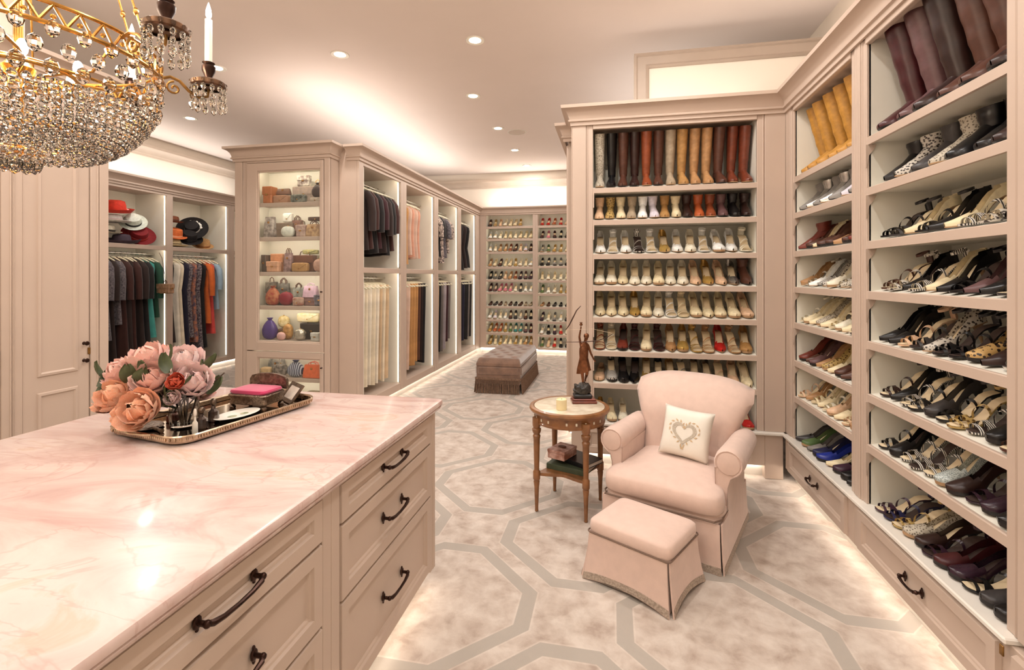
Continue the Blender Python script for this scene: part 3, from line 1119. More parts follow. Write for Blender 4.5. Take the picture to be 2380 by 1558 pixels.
def pl_f(u, v, sd):
    s, q = 2 * u - 1, 2 * v - 1
    pinch = 1 - 0.07 * (1 - abs(s) ** 2) * abs(q) ** 6 - 0.0
    pinch2 = 1 - 0.07 * (1 - abs(q) ** 2) * abs(s) ** 6
    th = 0.055 * (1 - s ** 4) ** 0.6 * (1 - q ** 4) ** 0.6
    return (s * HP_ * pinch2, -th if sd == 0 else th, q * HP_ * pinch)


PM = Matrix.Translation((0, 0, 0.148)) @ Matrix.Rotation(radians(-18), 4, 'X') @ Matrix.Rotation(radians(4), 4, 'Y')
part('cover', MB().grid2(lambda u, v: pl_f(u, v, 0), lambda u, v: pl_f(u, v, 1), 18, 18).xf(PM), WHITEM, pil, True, ang=1.5)
HEARTM = mat('silver_grey_thread', (178, 168, 152), 0.7, rgb2=(206, 194, 176), scale=150)
HEARTG = mat('gold_thread', (206, 178, 140), 0.7, var=0.1)


def heart(t, k=1.0):
    return (k * 16 * sin(t) ** 3 / 17, k * (13 * cos(t) - 5 * cos(2 * t) - 2 * cos(3 * t) - cos(4 * t)) / 17)


def onpillow(x, z, lift=0.003):
    u, v = (x / HP_ + 1) / 2, (z / HP_ + 1) / 2
    p = pl_f(u, v, 0)
    return (x, p[1] - lift, z)


b = MB()
N = 48
for i in range(N):
    a, c = 2 * pi * i / N, 2 * pi * (i + 1) / N
    q = [onpillow(*[w_ * 0.078 for w_ in heart(a, 1.0)]), onpillow(*[w_ * 0.078 for w_ in heart(c, 1.0)]), onpillow(*[w_ * 0.078 for w_ in heart(c, 0.72)]), onpillow(*[w_ * 0.078 for w_ in heart(a, 0.72)])]
    b.add(q, [(0, 1, 2, 3)])
part('heart_embroidery', b.xf(PM), HEARTM, pil)
b = MB()
for i in range(26):
    a = 2 * pi * i / 26
    hx, hz = heart(a, 1.28)
    x, z = hx * 0.074, hz * 0.074
    dx, dz = 0.012 * cos(i * 2.4), 0.012 * sin(i * 2.4)
    b.add([onpillow(x - dx, z - dz), onpillow(x + dz * 0.4, z - dx * 0.4), onpillow(x + dx, z + dz), onpillow(x - dz * 0.4, z + dx * 0.4)], [(0, 1, 2, 3)])
part('leaf_embroidery', b.xf(PM), HEARTG, pil)

# footstool
fs = thing('footstool', 'small blush skirted footstool in front of the armchair', 'footstool', (0.153, 2.582, 0), radians(-30))
b = MB()
b.superq((0, 0, 0.262), 0.222, 0.178, 0.052, 0.45, 0.18, 36, 12)
part('cushion', b, PINKFAB, fs, True, ang=1.2)
part('frame', MB().cbox(-0.205, 0.205, -0.16, 0.16, 0.03, 0.24, 0.01), PINKFAB, fs)
pp = rrect(-0.222, 0.222, -0.178, 0.178, 0.02, 0.238)
part('piping', MB().tube(pp + [pp[0]], 0.004, 6), PIPING, fs, True)
skirt(fs, 0.218, 0.174, 0.0, 0.236, 0.032, PINKFAB, band=0.036, arch=0.022)

# ------------------------------------------------------------------ round side table
st = thing('side_table', 'round walnut side table with cream marble top beside the armchair', 'table', (-0.285, 3.30, 0), radians(-14))
TZ = 0.68
part('marble_top', MB().lathe([(0.225, TZ - 0.012), (0.236, TZ - 0.004), (0.236, TZ - 0.001), (0.225, TZ), (0.001, TZ)], n=48), WMARBLE, st, True, ang=0.5)
part('rim', MB().lathe([(0.232, TZ - 0.03), (0.262, TZ - 0.028), (0.27, TZ - 0.015), (0.266, TZ - 0.002), (0.252, TZ + 0.003), (0.238, TZ), (0.236, TZ - 0.012)], n=48, cap0=False, cap1=False), WOOD, st, True)
part('apron', MB().lathe([(0.205, TZ - 0.105), (0.238, TZ - 0.1), (0.24, TZ - 0.09), (0.235, TZ - 0.085), (0.237, TZ - 0.04), (0.243, TZ - 0.03), (0.2, TZ - 0.03)], n=48, cap0=False), WOOD, st, True)
ap = [o for o in st.children if o.name.startswith('apron')][0]
for k in range(24):
    if k % 6 in (0,):
        continue
    a = 2 * pi * k / 24
    b = MB().cbox(-0.006, 0.006, -0.003, 0.003, -0.009, 0.009, 0.002).xf(Matrix.Translation((0.238 * cos(a), 0.238 * sin(a), TZ - 0.064)) @ Matrix.Rotation(a + pi / 2, 4, 'Z'))
    part('bead_inlay', b, WMARBLE, ap)
legp = [(0.006, 0.0), (0.012, 0.004), (0.011, 0.02), (0.016, 0.16), (0.021, 0.2), (0.018, 0.205), (0.024, 0.215), (0.024, 0.265), (0.018, 0.272), (0.017, 0.28), (0.022, 0.48), (0.026, 0.5), (0.02, 0.51), (0.029, 0.53), (0.031, 0.545), (0.022, 0.552), (0.028, 0.57), (0.028, 0.62)]
LEGM = MB().lathe(legp, n=14).mesh('leg', WOOD, True)
for k in range(4):
    a = pi / 4 + k * pi / 2
    obj('leg', LEGM, st, (0.238 * cos(a) * 1.0, 0.238 * sin(a) * 1.0, 0))
sh = []
for z in (0.235, 0.255):
    ring = []
    for k in range(4):
        a = pi / 4 + k * pi / 2
        for q in range(10):
            f = q / 10
            a2 = a + f * pi / 2
            r = 0.236 - 0.115 * sin(pi * f) ** 0.8
            ring.append((r * cos(a2) * 1.0, r * sin(a2), z))
    sh.append(ring)
part('lower_shelf', MB().loft(sh), WOOD, st, False)

# things on the table's lower shelf and top
GREENB = mat('green_book_cloth', (70, 80, 60), 0.6, var=0.15)
BLKB = mat('black_book_jacket', (22, 20, 24), 0.3, var=0.1)
PAGES = mat('book_pages', (232, 226, 212), 0.8, var=0.05)
PINKB = mat('pink_printed_box', (222, 184, 172), 0.6, rgb2=(150, 96, 76), scale=18)


def book(label, x, y, z, w, l, h, rot, m):
    t = thing('book', label, 'book', (x, y, z), radians(rot))
    b = MB()
    b.cbox(-w / 2, w / 2, -l / 2, l / 2, 0, 0.004, 0.001)
    b.cbox(-w / 2, w / 2, -l / 2, l / 2, h - 0.004, h, 0.001)
    b.cbox(-w / 2, -w / 2 + 0.004, -l / 2, l / 2, 0.004, h - 0.004, 0.001)
    part('cover', b, m, t)
    part('pages', MB().box(-w / 2 + 0.004, w / 2 - 0.005, -l / 2 + 0.005, l / 2 - 0.005, 0.004, h - 0.004), PAGES, t)
    return t


book('thick green book lying lowest under the side table', -0.27, 3.31, 0.2555, 0.20, 0.28, 0.035, 70, GREENB)
book('black book on the green book under the side table', -0.22, 3.34, 0.291, 0.18, 0.26, 0.03, 55, BLKB)
bx = thing('keepsake_box', 'small pink printed box on the books under the side table', 'box', (-0.335, 3.33, 0.3215), radians(-25))
part('box_body', MB().cbox(-0.065, 0.065, -0.085, 0.085, 0, 0.04, 0.003), PINKB, bx)
part('box_lid', MB().cbox(-0.067, 0.067, -0.087, 0.087, 0.04, 0.06, 0.003), PINKB, bx)
part('bow', MB().superq((0.0, 0, 0.064), 0.03, 0.02, 0.006, 0.8, 0.8, 10, 6), mat('brown_ribbon', (110, 64, 44), 0.5), bx, True)
cd = thing('candle', 'short cream candle on the marble side table', 'candle', (-0.325, 3.18, TZ + 0.0005), 0)
part('wax', MB().lathe([(0.033, 0), (0.035, 0.003), (0.035, 0.066), (0.03, 0.07), (0.026, 0.064), (0.001, 0.063)], n=24), mat('cream_wax', (240, 224, 180), 0.5, var=0.04), cd, True)
part('wick', MB().tube([(0, 0, 0.062), (0.001, 0, 0.074)], 0.0012, 5), BLACKM, cd)

# ------------------------------------------------------------------ bronze archer statue
sg = thing('statue', 'bronze archer statuette raising one arm on the side table', 'statue', (-0.195, 3.40, TZ + 0.0005), radians(12))
part('plinth', MB().cbox(-0.085, 0.085, -0.06, 0.06, 0.0, 0.018, 0.004).cbox(-0.078, 0.078, -0.053, 0.053, 0.018, 0.032, 0.005), REDWOOD, sg)
part('plinth_top', MB().cbox(-0.07, 0.055, -0.045, 0.045, 0.032, 0.06, 0.008), BLACKM, sg)
b = MB().superq((-0.01, 0, 0.085), 0.062, 0.045, 0.045, 0.9, 0.9, 22, 14)
for i, (x, y, z) in enumerate(b.v):
    n = sin(x * 110 + 1) * cos(y * 130) * 0.008 + sin(z * 160 + x * 70) * 0.006
    b.v[i] = (x * (1 + n * 10), y * (1 + n * 8), max(0.058, z + n))
part('rock', b, ROCKM, sg, True, ang=0.5)
# figure grown on a skeleton
J = [((0.0, 0, 0.305), .030),        # 0 pelvis
     ((0.0, 0.002, 0.345), .024),    # 1 waist
     ((0.003, 0.003, 0.385), .029),  # 2 chest
     ((0.006, 0.002, 0.415), .022),  # 3 upper chest
     ((0.010, -0.001, 0.435), .0105),  # 4 neck
     ((0.018, -0.004, 0.458), .017),  # 5 head low
     ((0.020, -0.005, 0.478), .0165),  # 6 head top
     ((-0.020, 0.002, 0.418), .0125),  # 7 shoulder up arm
     ((-0.030, -0.004, 0.470), .0095),  # 8 elbow
     ((-0.020, -0.006, 0.525), .0068),  # 9 wrist
     ((-0.018, -0.007, 0.545), .0065),  # 10 hand
     ((0.032, 0.002, 0.41), .0125),  # 11 other shoulder
     ((0.050, -0.004, 0.355), .0095),  # 12 elbow
     ((0.072, -0.010, 0.31), .0068),  # 13 wrist
     ((0.082, -0.012, 0.297), .0065),  # 14 hand
     ((-0.014, 0, 0.285), .023),     # 15 hip
     ((-0.010, -0.006, 0.215), .0155),  # 16 knee
     ((-0.002, 0.004, 0.145), .009),  # 17 ankle
     ((-0.004, -0.014, 0.128), .008),  # 18 toe
     ((0.016, 0, 0.285), .023),      # 19 hip
     ((0.022, -0.02, 0.22), .0155),  # 20 knee
     ((0.016, 0.03, 0.17), .009),    # 21 ankle
     ((0.016, 0.038, 0.150), .007)]  # 22 toe
Ed = [(0, 1), (1, 2), (2, 3), (3, 4), (4, 5), (5, 6), (3, 7), (7, 8), (8, 9), (9, 10), (3, 11), (11, 12), (12, 13), (13, 14), (0, 15), (15, 16), (16, 17), (17, 18), (0, 19), (19, 20), (20, 21), (21, 22)]
me = bpy.data.meshes.new('figure')
me.from_pydata([(p[0], p[1], p[2] - 0.018) for p, r in J], Ed, [])
fg = obj('figure', me, sg)
md = fg.modifiers.new('skin', 'SKIN')
for i, (p, r) in enumerate(J):
    sv = me.skin_vertices[0].data[i]
    sv.radius = (r * 0.95, r * 0.8)
    sv.use_root = (i == 0)
md2 = fg.modifiers.new('sub', 'SUBSURF')
md2.levels = 2
md2.render_levels = 2
me.materials.append(STATUEM)
md.use_smooth_shade = True
# tunic, hair and bow
n = 18
rings = []
for z, r, fo in ((0.225, 0.046, 0.006), (0.25, 0.042, 0.005), (0.285, 0.036, 0.003), (0.325, 0.029, 0.001), (0.36, 0.031, 0.001), (0.39, 0.03, 0.001), (0.402, 0.024, 0)):
    rings.append([((r + fo * cos(j * 2 * pi / n * 6)) * cos(2 * pi * j / n) + 0.002, (r * 0.72 + fo * cos(j * 2 * pi / n * 6)) * sin(2 * pi * j / n), z - 0.018 + (0.012 * cos(2 * pi * j / n) if z < 0.24 else 0)) for j in range(n)])
part('tunic', MB().loft(rings, False, False), STATUEM, sg, True)
part('hair', MB().superq((0.020, 0.002, 0.458), 0.019, 0.02, 0.019, 0.9, 0.9, 14, 8).superq((0.024, 0.02, 0.452), 0.011, 0.012, 0.011, 1, 1, 10, 6), STATUEM, sg, True)
bowp = [(-0.125 + 0.0, -0.012, 0.50), (-0.10, -0.012, 0.535), (-0.075, -0.012, 0.585), (-0.05, -0.012, 0.635), (-0.02, -0.012, 0.667)]
part('bow_limb', MB().tube(bowp, [0.0025, 0.004, 0.005, 0.004, 0.002], 6), BRONZE, sg, True)
arrow = [(-0.16, -0.03, 0.418), (0.0, -0.03, 0.420), (0.09, -0.03, 0.428), (0.16, -0.03, 0.452), (0.2, -0.03, 0.478)]
part('bow', MB().tube(arrow, [0.0015, 0.003, 0.003, 0.003, 0.0018], 6), BRONZE, sg, True)
part('bow_string', MB().tube([(-0.125, -0.012, 0.50), (0.06, -0.02, 0.508), (0.2, -0.03, 0.478)], 0.0009, 5), mat('string', (225, 205, 175), 0.6, var=0.02), sg)
part('hand_grip', MB().superq((-0.018, -0.008, 0.537), 0.011, 0.009, 0.009, 0.9, 0.9, 10, 6).lathe([(0.012, 0), (0.004, -0.01)], (-0.018, -0.008, 0.553), 10), STATUEM, sg, True)

# ------------------------------------------------------------------ tufted velvet ottoman
to = thing('tufted_ottoman', 'long tufted brown velvet ottoman with fringe in the aisle', 'ottoman', (-1.48, 6.96, 0), 0)
hx, hy = 0.30, 0.70
part('frame', MB().cbox(-hx, hx, -hy, hy, 0.12, 0.36, 0.012), VELVET, to, True)
for k, (dx, dy) in enumerate(((0, -1), (0, 1), (-1, 0), (1, 0))):
    if dy:
        b = MB().cbox(-hx + 0.03, hx - 0.03, dy * hy - 0.012, dy * hy + 0.012, 0.25, 0.345, 0.006)
    else:
        b = MB().cbox(dx * hx - 0.012, dx * hx + 0.012, -hy + 0.03, hy - 0.03, 0.25, 0.345, 0.006)
    part('side_pad', b, VELVET, to, True)
nu, nv = 32, 72
tu = [(-0.15, i) for i in range(4)]
tufts = []
for r in range(7):
    y = -0.55 + r * 0.183
    for x in ((-0.19, 0, 0.19) if r % 2 == 0 else (-0.095, 0.095)):
        tufts.append((x, y))
vs = []
fs_ = []
for i in range(nu + 1):
    for j in range(nv + 1):
        x, y = -hx + 2 * hx * i / nu, -hy + 2 * hy * j / nv
        e = min(1, (hx - abs(x)) / 0.05) if abs(x) > hx - 0.05 else 1
        f = min(1, (hy - abs(y)) / 0.05) if abs(y) > hy - 0.05 else 1
        z = 0.395 + 0.075 * (1 - (1 - e) ** 2) ** 0.5 * (1 - (1 - f) ** 2) ** 0.5
        dmin = min((x - a) ** 2 + (y - c) ** 2 for a, c in tufts) ** 0.5
        z -= 0.035 * math.exp(-(dmin / 0.035) ** 2) + 0.012 * math.exp(-dmin / 0.06)
        vs.append((x, y, z))
for i in range(nu):
    for j in range(nv):
        a = i * (nv + 1) + j
        fs_.append((a, a + nv + 1, a + nv + 2, a + 1))
b = MB().add(vs, fs_)
b.loft([rrect(-hx, hx, -hy, hy, 0.006, z) for z in (0.36, 0.395)], True, False)
part('tufted_top', b, VELVET, to, True, ang=1.2)
BTN = MB().superq((0, 0, 0), 0.011, 0.011, 0.006, 0.9, 1, 10, 6).mesh('button', VELVET, True)
top = [o for o in to.children if o.name.startswith('tufted_top')][0]
for x, y in tufts:
    obj('button', BTN, top, (x, y, 0.432))
part('fringe_heading', MB().loft([rrect(-hx - i, hx + i, -hy - i, hy + i, 0.012, z) for i, z in ((0.008, 0.175), (0.014, 0.18), (0.014, 0.205), (0.008, 0.21))], False, False), FRINGE, to, True)
b = MB()
for k in range(4):
    half, dist = (hx, hy) if k % 2 == 0 else (hy, hx)
    nst = int(half * 2 / 0.016)
    for i in range(nst):
        x = -half + (i + 0.5) * 0.016
        fl = 0.018
        M = Matrix.Rotation(pi / 2 * k, 4, 'Z')
        s0 = len(b.v)
        jx = rnd.uniform(-0.003, 0.003)
        b.tube([(x, -dist - 0.010, 0.18), (x + jx, -dist - 0.010 - fl * 0.5, 0.09), (x + 2 * jx, -dist - 0.010 - fl, 0.004)], [0.004, 0.006, 0.007], 4)
        b.xf(M, s0)
fr = part('fringe', b, FRINGE, to)
fr['kind'] = 'stuff'

# ------------------------------------------------------------------ tray and what stands on it
CT = 0.9305
TA = radians(-10)
TC = (-1.685, 1.845)


def ontray(x, y):
    return (TC[0] + x * cos(TA) - y * sin(TA), TC[1] + x * sin(TA) + y * cos(TA))


tr = thing('serving_tray', 'oblong silver gallery tray on the onyx island top', 'tray', (TC[0], TC[1], CT), TA)
hx, hy = 0.215, 0.335
part('base', MB().loft([rrect(-hx + i, hx - i, -hy + i, hy - i, 0.07, z, 6) for i, z in ((0.012, 0.004), (0.0, 0.006), (0.0, 0.010), (0.016, 0.010))]), mat('tray_mirror', (170, 150, 132), 0.08, 1.0, var=0.08), tr, True)
b = MB()
b.loft([rrect(-hx - o_, hx + o_, -hy - o_, hy + o_, 0.07 + o_, z, 6) for o_, z in ((-0.004, 0.008), (0.004, 0.012), (0.006, 0.024), (0.012, 0.032), (0.008, 0.036), (0.0, 0.03), (-0.002, 0.012))], False, False)
part('rim', b, SILVER, tr, True)
b = MB()
P_ = rrect(-hx - 0.007, hx + 0.007, -hy - 0.007, hy + 0.007, 0.077, 0.021, 6)
for i in range(len(P_)):
    a, c = Vector(P_[i]), Vector(P_[(i + 1) % len(P_)])
    m = max(1, int((c - a).length / 0.011))
    for k in range(m):
        p = a + (c - a) * (k / m)
        b.superq(tuple(p), 0.0035, 0.0035, 0.009, 1, 1, 6, 4)
part('gallery_ribs', b, SILVER, tr, True)
for sy in (-1, 1):
    part('handle', MB().tube([(-0.07, sy * (hy + 0.005), 0.03), (-0.06, sy * (hy + 0.03), 0.036), (0.0, sy * (hy + 0.04), 0.037), (0.06, sy * (hy + 0.03), 0.036), (0.07, sy * (hy + 0.005), 0.03)], 0.005, 8), SILVER, tr, True)
for x in (-0.15, 0.15):
    for y in (-0.27, 0.27):
        part('foot', MB().superq((x, y, 0.003), 0.012, 0.012, 0.003, 1, 1, 8, 4), SILVER, tr, True)

TZ2 = CT + 0.0105
vx, vy = ontray(0.0, -0.17)
vs_ = thing('flower_vase', 'clear glass vase holding peonies on the tray', 'vase', (vx, vy, TZ2))
part('glass', MB().lathe([(0.04, 0.0), (0.05, 0.004), (0.055, 0.05), (0.052, 0.09), (0.06, 0.14), (0.057, 0.14), (0.049, 0.09), (0.051, 0.05), (0.045, 0.01), (0.001, 0.009)], n=24), GLASS, vs_, True)
STEMM = mat('dark_stem', (70, 52, 40), 0.6, var=0.2)
LEAFM = mat('peony_leaf', (70, 78, 46), 0.55, var=0.3, scale=20)
PET = [mat('petal_blush', (255, 190, 176), 0.7, rgb2=(255, 222, 210), scale=30, sheen=0.2), mat('petal_peach', (255, 172, 132), 0.7, rgb2=(255, 214, 184), scale=30, sheen=0.2), mat('petal_pale', (255, 206, 200), 0.7, rgb2=(255, 238, 234), scale=30, sheen=0.2), mat('petal_coral', (216, 92, 70), 0.6, rgb2=(236, 130, 100), scale=30)]
for m_ in PET:
    m_.node_tree.nodes['Principled BSDF'].inputs['Subsurface Weight'].default_value = 0.35
    m_.node_tree.nodes['Principled BSDF'].inputs['Subsurface Radius'].default_value = (0.03, 0.015, 0.01)


def petal_mesh(name, L, Wd, curl, m):
    nu, nv = 6, 6
    def f(u, v):
        s = 2 * u - 1
        wid = Wd * sin(pi * min(1, 0.12 + 0.8 * v)) ** 0.7 * (1 - 0.12 * max(0, v - 0.8) / 0.2)
        a = curl * v
        y = L * v
        z = -0.35 * Wd * (1 - s * s) * sin(pi * v * 0.8)
        yy = y * cos(a * 0.5)
        zz = y * sin(a) * 0.9 + z + 0.07 * L * sin(s * 7 + v * 4) * v * v
        return (s * wid, yy, zz)
    vs = [f(i / nu, j / nv) for i in range(nu + 1) for j in range(nv + 1)]
    fs = [(i * (nv + 1) + j, (i + 1) * (nv + 1) + j, (i + 1) * (nv + 1) + j + 1, i * (nv + 1) + j + 1) for i in range(nu) for j in range(nv)]
    return MB().add(vs, fs).mesh(name, m, True, 1.5)


PETALS = {}
for k, m_ in enumerate(PET):
    PETALS[k] = [petal_mesh('petal', 1.0, 0.62, 0.75, m_), petal_mesh('petal', 0.85, 0.55, 1.15, m_), petal_mesh('petal', 0.62, 0.42, 1.5, m_)]
BUDM = [mat('bloom_heart_gold', (240, 180, 110), 0.7, var=0.15), mat('bloom_heart_peach', (240, 160, 120), 0.7, var=0.15)]


def peony(label, p, r, k, tilt, az, seed):
    """bloom of radius r whose centre is p; faces along tilt/az"""
    rr = random.Random(seed)
    t = thing('peony', label, 'flower', p, 0, 'peonies in the glass vase')
    R0 = Euler((tilt, 0, az)).to_matrix()
    part('heart', MB().superq((0, 0, 0), r * 0.26, r * 0.26, r * 0.24, 1, 1, 10, 6).xf(R0.to_4x4() @ Matrix.Translation((0, 0, -r * 0.05))), BUDM[seed % 2], t, True)
    for layer, (cnt, sc, el, msh, zo) in enumerate(((7, 1.0, 0.12, 0, -0.30), (7, 0.95, 0.5, 0, -0.22), (6, 0.85, 0.85, 1, -0.12), (5, 0.75, 1.15, 2, -0.05))):
        for q in range(cnt):
            a = 2 * pi * (q + 0.5 * layer) / cnt + rr.uniform(-0.2, 0.2)
            s = r * sc * rr.uniform(0.9, 1.1)
            M = R0 @ Euler((0, 0, a)).to_matrix() @ Euler((el + rr.uniform(-0.15, 0.15), 0, 0)).to_matrix()
            off = R0 @ Vector((0, 0, zo * r)) + R0 @ (Euler((0, 0, a)).to_matrix() @ Vector((0, r * 0.08, 0)))
            o = obj('petal', PETALS[k][msh], t, off, M.to_euler(), (s, s, s))
    # stem back to the vase
    base = Vector((vx, vy, TZ2 + 0.02)) - Vector(p)
    start = R0 @ Vector((0, 0, -0.28 * r))
    mid = Vector((base.x * 0.75, base.y * 0.75, base.z * 0.45))
    part('stem', MB().tube([start, start * 0.5 + mid * 0.5, mid, base + Vector((0, 0, 0.10)), base], [0.0035] * 5, 6), STEMM, t, True)
    return t


def campt(u, v, d):
    r = (u - 1190) / 1130.0
    s_, c_ = sin(YAW), cos(YAW)
    return ((r * c_ - s_) * d, (r * s_ + c_) * d, 1.55 + (643 - v) / 1130.0 * d)


D0 = (-vx * sin(YAW) * -1) * -1
dv = -vx * sin(YAW) + vy * cos(YAW)
fl = [((268, 925), -0.06, 0.076, 1, 1.0, 'peach peony low at the outer edge beside the tall cabinet'),
      ((325, 955), -0.14, 0.084, 1, 1.25, 'largest peach peony at the lowest front of the bouquet'),
      ((283, 868), 0.02, 0.072, 0, 0.8, 'blush peony high on the tall cabinet side of the bouquet'),
      ((345, 840), 0.04, 0.088, 0, 0.5, 'blush peony at the very top of the bouquet'),
      ((358, 882), -0.06, 0.080, 0, 0.95, 'blush peony in the middle of the bouquet'),
      ((425, 848), 0.06, 0.088, 2, 0.5, 'pale white pink peony at the top towards the jewel box'),
      ((450, 890), 0.0, 0.085, 2, 0.9, 'pale pink peony beside the coral bud'),
      ((468, 905), 0.08, 0.062, 0, 0.9, 'small blush peony hanging over the jewel box side'),
      ((370, 915), -0.02, 0.07, 2, 1.1, 'pale peony half hidden behind the lowest blooms'),
      ((400, 925), -0.08, 0.034, 2, 1.5, 'small closed pink peony bud pointing down')]
for i, ((u, v), dd, r, k, tilt, lb) in enumerate(fl):
    p = campt(u, v, dv + dd)
    az = atan2(p[0] - vx, -(p[1] - vy)) if False else 0.0
    dirx, diry = p[0] - vx, p[1] - vy
    # face the camera side / outward
    az = atan2(dirx * 0.7 + 0.10, -(diry * 0.7 - 0.14))
    peony(lb, p, r, k, tilt * 0.85, az, i)
pb = campt(409, 888, dv - 0.13)
peony('coral red peony bud in the middle of the bouquet', pb, 0.036, 3, 1.2, 0.3, 21)
LEAF = petal_mesh('leaf', 0.085, 0.028, 0.4, LEAFM)
lf = thing('leaf_spray', 'dark green leaf spray among the peonies', 'foliage', (vx, vy, TZ2 + 0.03))
for i, (u, v, dd) in enumerate(((278, 900, 0.0), (300, 890, -0.06), (320, 895, -0.08), (333, 888, -0.09), (385, 850, -0.02), (392, 868, -0.08), (400, 905, -0.1), (478, 915, 0.02), (486, 880, 0.05), (230, 900, 0.0), (224, 916, 0.0), (248, 883, 0.02), (395, 935, -0.09), (410, 950, -0.05), (386, 945, -0.08), (465, 862, 0.05))):
    p = Vector(campt(u, v, dv + dd)) - Vector((vx, vy, TZ2 + 0.03))
    o = obj('leaf', LEAF, lf, p, (rnd.uniform(0.2, 1.4), rnd.uniform(-0.6, 0.6), rnd.uniform(-2.5, 2.5)), (1.0, 1.0, 1.0))
b = MB()
for dx, dy in ((-0.12, 0.03), (0.03, -0.1), (0.1, 0.1), (-0.06, -0.08), (0.02, 0.04)):
    b.tube([(dx * 0.1, dy * 0.1, -0.02), (dx * 0.3, dy * 0.3, 0.08), (dx, dy, 0.17)], [0.004, 0.0035, 0.0025], 6)
part('stalks', b, STEMM, lf, True)

# jewel box with magenta cushion
jx, jy = ontray(0.02, 0.16)
jb = thing('jewel_box', 'open silver jewel casket with magenta velvet cushion', 'jewel box', (jx, jy, TZ2), TA + radians(8))
part('casket', MB().loft([rrect(-0.10 + i, 0.10 - i, -0.07 + i, 0.07 - i, 0.02, z) for i, z in ((0.012, 0.018), (0.0, 0.024), (0.004, 0.045), (-0.004, 0.062), (0.0, 0.068))]), DSILVER, jb, True)
for x in (-0.085, 0.085):
    for y in (-0.055, 0.055):
        part('foot', MB().lathe([(0.012, 0.0), (0.014, 0.008), (0.007, 0.014), (0.012, 0.022)], (x, y, 0), 10), DSILVER, jb, True)
part('cushion', MB().superq((0, -0.004, 0.078), 0.098, 0.068, 0.013, 0.5, 0.25, 24, 8), mat('magenta_velvet', (196, 32, 92), 0.65, var=0.12, sheen=0.6), jb, True)
part('raised_lid', MB().loft([[(x * (1 - 0.0), y, z) for x, z in ((-0.105, 0.07), (0.105, 0.07), (0.103, 0.11), (0.09, 0.128), (0.05, 0.138), (0.0, 0.141), (-0.05, 0.138), (-0.09, 0.128), (-0.103, 0.11))] for y in (0.07, 0.086)]), DSILVER, jb, True)
# oval mirror plate
mx_, my_ = ontray(0.09, -0.0)
om = thing('oval_plate', 'oval painted porcelain dish on the tray', 'dish', (mx_, my_, TZ2), TA)
part('plate', MB().lathe([(0.05, 0), (0.055, 0.003), (0.085, 0.010), (0.09, 0.013), (0.086, 0.014), (0.055, 0.007), (0.001, 0.006)], n=32, sx=0.7, sy=1.15), WHITEM, om, True)
part('painted_motif', MB().lathe([(0.02, 0.0075), (0.001, 0.008)], (0.0, -0.025, 0), 14, sx=0.8).lathe([(0.018, 0.0075), (0.001, 0.008)], (0.005, 0.03, 0), 14, sx=0.8), mat('green_glaze', (110, 130, 96), 0.4, rgb2=(200, 196, 160), scale=60), om)
# perfume bottles
bottle_lab = ['dark cut glass perfume bottle nearest the vase on the tray', 'tall slim white perfume bottle at the tray front', 'smoky perfume bottle with ball stopper beside the porcelain dish', 'small amber perfume bottle behind the vase']
SMOKE = mat('smoky_glass', (86, 72, 66), 0.08, 0.3, var=0.3, scale=40, coat=1.0)
for i, ((x, y), h, r, m_) in enumerate((((0.10, -0.17), 0.085, 0.024, SMOKE), ((0.155, -0.235), 0.10, 0.010, WHITEM), ((0.055, -0.085), 0.095, 0.022, SMOKE), ((-0.1, -0.15), 0.06, 0.025, REDWOOD))):
    px, py = ontray(x, y)
    t = thing('perfume_bottle', bottle_lab[i], 'bottle', (px, py, TZ2), 0, 'perfume bottles on the tray')
    part('flask', MB().lathe([(r * 0.9, 0), (r, 0.004), (r * 0.95, h * 0.45), (r * 0.4, h * 0.55), (r * 0.35, h * 0.68)], n=10), m_, t, i == 1)
    part('stopper', MB().superq((0, 0, h * 0.84), r * 0.55, r * 0.55, h * 0.17, 0.9, 0.9, 10, 6), m_ if i == 1 else DSILVER, t, True)
# dark hairbrush-like silver piece at the vase side and picture frame at the end
sx_, sy_ = ontray(-0.11, -0.245)
hb = thing('hand_mirror', 'dark embossed silver hand mirror lying at the tray corner', 'mirror', (sx_, sy_, TZ2), radians(70))
part('head', MB().lathe([(0.05, 0.001), (0.056, 0.006), (0.05, 0.013), (0.001, 0.018)], n=24, sy=1.15), DSILVER, hb, True)
part('handle', MB().tube([(0, -0.055, 0.007), (0, -0.10, 0.007), (0, -0.125, 0.007)], [0.007, 0.006, 0.009], 8), DSILVER, hb, True)
fx, fy = ontray(0.09, 0.265)
pf = thing('picture_frame', 'small ornate picture frame leaning at the far end of tray', 'picture frame', (fx, fy, TZ2), TA + radians(-25))
FM = Matrix.Rotation(radians(-38), 4, 'X')
part('frame', MB().loft([[(x, 0.0, z) for x, z in ((-0.075, 0), (0.075, 0), (0.075, 0.1), (-0.075, 0.1))], [(x, -0.008, z) for x, z in ((-0.075, 0), (0.075, 0), (0.075, 0.1), (-0.075, 0.1))], [(x, -0.008, z) for x, z in ((-0.058, 0.016), (0.058, 0.016), (0.058, 0.084), (-0.058, 0.084))], [(x, -0.003, z) for x, z in ((-0.056, 0.018), (0.056, 0.018), (0.056, 0.082), (-0.056, 0.082))]], True, False).xf(FM), DSILVER, pf)
part('picture', MB().box(-0.056, 0.056, -0.004, -0.002, 0.018, 0.082).xf(FM), mat('faded_print', (226, 206, 190), 0.5, rgb2=(240, 228, 214), scale=20), pf)
part('easel_leg', MB().tube([(0, 0.055, 0.06), (0, 0.075, 0.0)], 0.003, 5), DSILVER, pf)

# ------------------------------------------------------------------ crystal chandelier
CX, CY, RZ, RR = -1.56, 1.01, 2.16, 0.312
cl = thing('chandelier', 'gilt basket chandelier hung with cut crystals over the island', 'chandelier', (CX, CY, CEIL))


